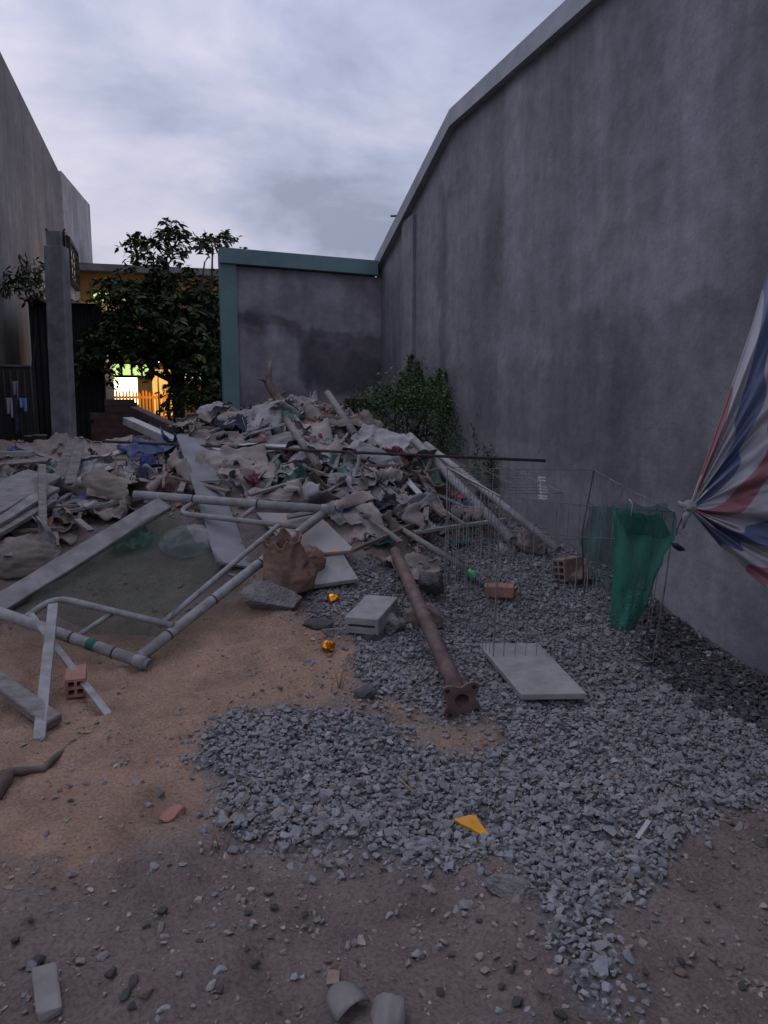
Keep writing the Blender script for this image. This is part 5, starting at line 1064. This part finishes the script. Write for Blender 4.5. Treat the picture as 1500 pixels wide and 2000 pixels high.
c_ = sp(101, 876, 9.5); bm = bmesh.new(); bmesh.ops.create_icosphere(bm, subdivisions=3, radius=.07)
for v_ in bm.verts: v_.co = V(c_)+v_.co*(1+.25*float(vn(v_.co.x*30, v_.co.y*30, v_.co.z*30)))
tag(bmobj('plastic_bag', bm, CL['white'], None, True), 'small white bundled bag at the foot of the concrete post', 'bag')

# ordinary scraps: each its own object, kinds share a group
HEAP = [(395,850),(430,820),(520,795),(600,795),(690,835),(740,870),(830,930),(880,980),(915,1040),(850,1050),(760,1050),(690,1030),(600,990),(480,985),(400,960),(330,950),(300,890)]
LEFTH = [(0,900),(110,890),(240,895),(300,960),(255,985),(130,1045),(95,1060),(60,1080),(0,1065)]
def pick(poly, n, seed, mind=0):
    r_ = random.Random(seed); xs = [p[0] for p in poly]; ys = [p[1] for p in poly]; o_ = []; tries = 0
    while len(o_) < n and tries < 5000:
        tries += 1; p = (r_.uniform(min(xs), max(xs)), r_.uniform(min(ys), max(ys)))
        if inpoly(np.array([p[0]]), np.array([p[1]]), poly)[0] and all((p[0]-q[0])**2+(p[1]-q[1])**2 > mind*mind for q in o_): o_.append(p)
    return o_
KL = {'beige': 'beige woven sack scrap crumpled among the rubble of the heap', 'tan': 'brownish woven sack scrap crumpled among the rubble of the heap', 'grey': 'grey woven sack scrap crumpled among the rubble of the heap', 'white': 'whitish sack scrap crumpled among the rubble of the heap', 'green': 'dull green sack scrap crumpled among the rubble of the heap', 'dark': 'dark cloth scrap crumpled among the rubble of the heap', 'red': 'small faded red scrap poking out of the heap'}
rk = random.Random(99)
for i, (px, py) in enumerate(pick(HEAP, 82, 5, 16)+pick(LEFTH, 30, 6, 18)):
    col = rk.choices(['beige', 'tan', 'grey', 'white', 'green', 'dark', 'red'], [36, 22, 28, 12, 4, 8, 4])[0]
    sc = (rk.uniform(.2, .62) if i % 3 else rk.uniform(.14, .3))*(.35 if col == 'red' else 1); lf = rk.uniform(.02, .10)
    crumple('sack_scrap', px, py, sc, sc*rk.uniform(.45, .85), col, 200+i, lf, None, .42, rk.uniform(.025, .055), label=KL[col], cat='scrap', group=col+' scraps in the heap', nu=20, nv=16)
for i, (px, py) in enumerate(pick(HEAP, 30, 15, 20)+pick(LEFTH, 8, 16, 25)):
    c = G(px, py); n = tang(c); bm = bmesh.new(); k = rk.randint(4, 6); rad = rk.uniform(.06, .17); nn = V(n+np.array([rk.gauss(0, .3), rk.gauss(0, .3)-.15, 0])).normalized(); s = nn.orthogonal().normalized(); u = nn.cross(s); a0 = rk.uniform(0, 6)
    pts = [V(c)+nn*rk.uniform(.05, .1)+(s*math.cos(a0+6.283*j/k)+u*math.sin(a0+6.283*j/k)*.7)*rad*rk.uniform(.7, 1.2) for j in range(k)]; ctr = sum(pts, Vector())/k; pts = [p-nn*((p-ctr).dot(nn)) for p in pts]
    t0 = [bm.verts.new(p) for p in pts]; th = rk.uniform(.01, .03); t1 = [bm.verts.new(p-nn*th) for p in pts]; bm.faces.new(t0); bm.faces.new(t1[::-1])
    for j in range(k): bm.faces.new((t0[j], t1[j], t1[(j+1) % k], t0[(j+1) % k]))
    br = rk.random() < .22; tag(bevel(bmobj('brick_shard' if br else 'cement_shard', bm, m_brick if br else rk.choice([m_slab, m_plank, m_rock])), .003, 1), 'broken red brick or tile shard lying in the heap' if br else 'flat grey cement shard lying in the heap', 'shard', 'brick shards in the heap' if br else 'cement shards in the heap')
for i, (px, py) in enumerate(pick(HEAP, 40, 25, 14)+pick(LEFTH, 16, 26, 15)):
    c = G(px, py, .13); n = tang(c); a_ = rk.uniform(0, 3.14); d_ = np.array([math.cos(a_), math.sin(a_), rk.uniform(-.1, .3)]); d_ -= n*(d_@n)*.8; ln_ = rk.uniform(.2, .75); q0, q1 = c-d_*ln_/2, c+d_*ln_/2
    q0[2] = max(q0[2], float(h(q0[0], q0[1]))+.01); q1[2] = max(q1[2], float(h(q1[0], q1[1]))+.02)
    bm = bmesh.new(); beam(bm, q0, q1, rk.uniform(.02, .05), rk.uniform(.01, .022), (0, 0, 1), rnd=rk); tag(bmobj('wood_stick', bm, rk.choice([m_timber, m_timber, m_plank, m_branch])), 'short broken wooden stick lying in the heap', 'stick', 'broken sticks in the heap')
CN = {'dark': 'blackish gap-shade', 'navy': 'navy blue', 'grey': 'grey', 'maroon': 'dark red', 'blue': 'dull blue', 'red': 'faded red', 'green': 'dull green', 'tan': 'brown', 'white': 'whitish'}
rp_ = random.Random(55); OPEN = [(330,850),(430,815),(520,790),(620,790),(720,850),(820,930),(880,1000),(840,1040),(700,1035),(600,985),(470,985),(400,900)]
for i, (px, py) in enumerate(pick(OPEN, 11, 71, 36)+pick(LEFTH, 6, 72, 44)):
    col = rp_.choice(['beige', 'grey', 'grey', 'white', 'tan', 'beige']); crumple('flat_sack', px, py, rp_.uniform(.36, .62), rp_.uniform(.2, .34), col, 700+i, rp_.uniform(.09, .13), None, .22, rp_.uniform(.018, .03), rp_.choice([1, 1, .6]), {'beige': 'flat dusty beige sack spread out on the heap', 'grey': 'flat dusty grey sack spread out on the heap', 'white': 'flat pale sack spread out on the heap', 'tan': 'flat brownish sack spread out on the heap'}[col], 'sack', 'flat '+col+' sacks on the heap', .1, .25)
for i, (x0, y0, x1, y1, w) in enumerate(((0,905,95,898,.07),(10,950,120,925,.06),(170,905,262,872,.05),(30,870,130,905,.05),(160,985,265,955,.05),(420,905,540,878,.05),(470,868,600,874,.06),(700,905,790,985,.05),(640,945,745,1010,.05),(560,1010,690,985,.05),(740,880,820,965,.045),(480,850,560,828,.045))):
    board('thin_board', G(x0, y0, .14), G(x1, y1, .15), w, .016, [m_timber, m_plank, m_white, m_timber][i % 4], 'thin grey board lying loose on the rubble heap', up=(rp_.uniform(-.3, .3), -.4, 1), group='thin boards on the heap', seed=900+i)
for i, (px, py) in enumerate(pick(OPEN, 44, 81, 14)+pick(LEFTH, 16, 82, 16)):  # small pieces for contrast; the blackish ones imitate shaded gaps
    col = rp_.choice(['dark', 'navy', 'dark', 'grey', 'maroon', 'blue', 'red', 'green', 'tan', 'dark', 'white']); w_ = rp_.uniform(.07, .2)
    crumple('cloth_scrap', px, py, w_, w_*rp_.uniform(.5, .9), col, 800+i, rp_.uniform(.08, .15), None, .5, rp_.uniform(.02, .04), label='small '+CN[col]+' cloth scrap caught between the sacks of the heap', cat='scrap', group='small '+col+' scraps between the sacks', nu=14, nv=12)
# crumbled plaster and rubble between them
m_frag = mat('rubble_crumbs', (.27, .24, .225), (.16, .142, .134), scale=20, bump=.5, attr='tone')
pts = []; rf = np.random.default_rng(77)
qx, qy = rf.uniform(-3.4, 2.6, 60000), rf.uniform(4.6, 8.6, 60000); qz = h(qx, qy); px, py, d_ = proj(np.stack([qx, qy, qz], -1)); jx, jy = jit(qx, qy, 30, 4)
k = (inpoly(px+jx, py+jy, HEAP) | inpoly(px+jx, py+jy, LEFTH) | (inpoly(px+jx, py+jy, [(440,800),(520,770),(660,775),(760,850),(930,960),(960,1040),(800,1080),(680,1070),(560,1000),(300,1000),(0,1100),(0,870),(380,850)]) & (rf.random(len(qx)) < .6))) & (rf.random(len(qx)) < .42)
qx, qy, qz = qx[k], qy[k], qz[k]; n = len(qx); tv = rf.normal(1, .25, n).clip(.35, 1.7); tn = np.stack([tv, tv*.98, tv*.97], -1); rd = rf.random(n) < .07; tn[rd] *= np.array([1.25, .62, .5]); wt = rf.random(n) < .06; tn[wt] *= 1.6
tag(scatter('rubble', np.stack([qx, qy, qz], -1), np.exp(rf.normal(math.log(.016), .55, n)).clip(.006, .055), tn, m_frag, rf, tiltmax=1.2), kind='stuff')

# ------------------------------------------------------------------ single stones on the bare dirt in front
rq = random.Random(31); rock_src = [hull(500+i, 1, .75, .55, 16, .25) for i in range(6)]; rmesh = []
for i, bm in enumerate(rock_src):
    bmesh.ops.bevel(bm, geom=list(bm.edges), offset=.09, segments=2, affect='EDGES', clamp_overlap=True); bmesh.ops.recalc_face_normals(bm, faces=bm.faces); me = bpy.data.meshes.new('loose_stone'); bm.to_mesh(me); bm.free(); me.materials.append([m_rock, m_ivory, m_slab, m_rock, m_rockb, m_rockd][i]); rmesh.append(me)
spots = [(318,1783,.030),(285,1812,.022),(314,1815,.024),(200,1872,.028),(215,1905,.026),(260,1920,.024),(245,1948,.030),(285,1940,.026),(412,1928,.022),(430,1936,.02),(430,1900,.025),(260,1970,.024),(320,1975,.022),(535,1775,.025),(595,1787,.02),(485,1785,.022),(525,1745,.03),(465,1757,.02),(75,1880,.03),(45,1890,.024),(145,1880,.02),(325,1830,.014),(330,1690,.016),(320,1680,.014),(108,1560,.026),(138,1566,.02),(1010,1960,.028),(815,1868,.03),(1330,1905,.028),(1060,1940,.03),(1000,1895,.024),(980,1930,.022),(1095,1985,.026),(880,1865,.02),(890,1780,.02),(865,1800,.022),(965,1800,.016),(935,1800,.018),(680,1850,.02),(560,1840,.018),(500,1885,.024),(480,1858,.02),(575,1910,.02),(705,1835,.016),(1215,1840,.022),(1330,1880,.02),(1380,1800,.018),(1440,1835,.016),(1400,1770,.018),(1180,1860,.02),(60,1800,.018),(150,1770,.014),(420,1780,.016),(390,1840,.016),(620,1800,.018),(760,1790,.018),(640,1880,.018),(860,1940,.02),(900,1905,.016),(1260,1900,.018),(1450,1930,.022),(30,1840,.02),(110,1905,.02),(350,1905,.018)]
for i, (px, py, r_) in enumerate(spots):
    me = rmesh[rq.choices(range(6), [4, 3, 3, 3, 2, 1])[0]]; c = G(px, py); o = bpy.data.objects.new('loose_stone', me); COL.objects.link(o); r_ *= .82
    o.scale = (r_*rq.uniform(.8, 1.2), r_*rq.uniform(.8, 1.2), r_*rq.uniform(.7, 1.1)); o.rotation_euler = (rq.gauss(0, .2), rq.gauss(0, .2), rq.uniform(0, 6.28)); o.location = V(c)+Vector((0, 0, r_*.28)); tag(o, 'loose stone lying on the bare dirt in front of the gravel', 'stone', 'loose stones on the dirt')
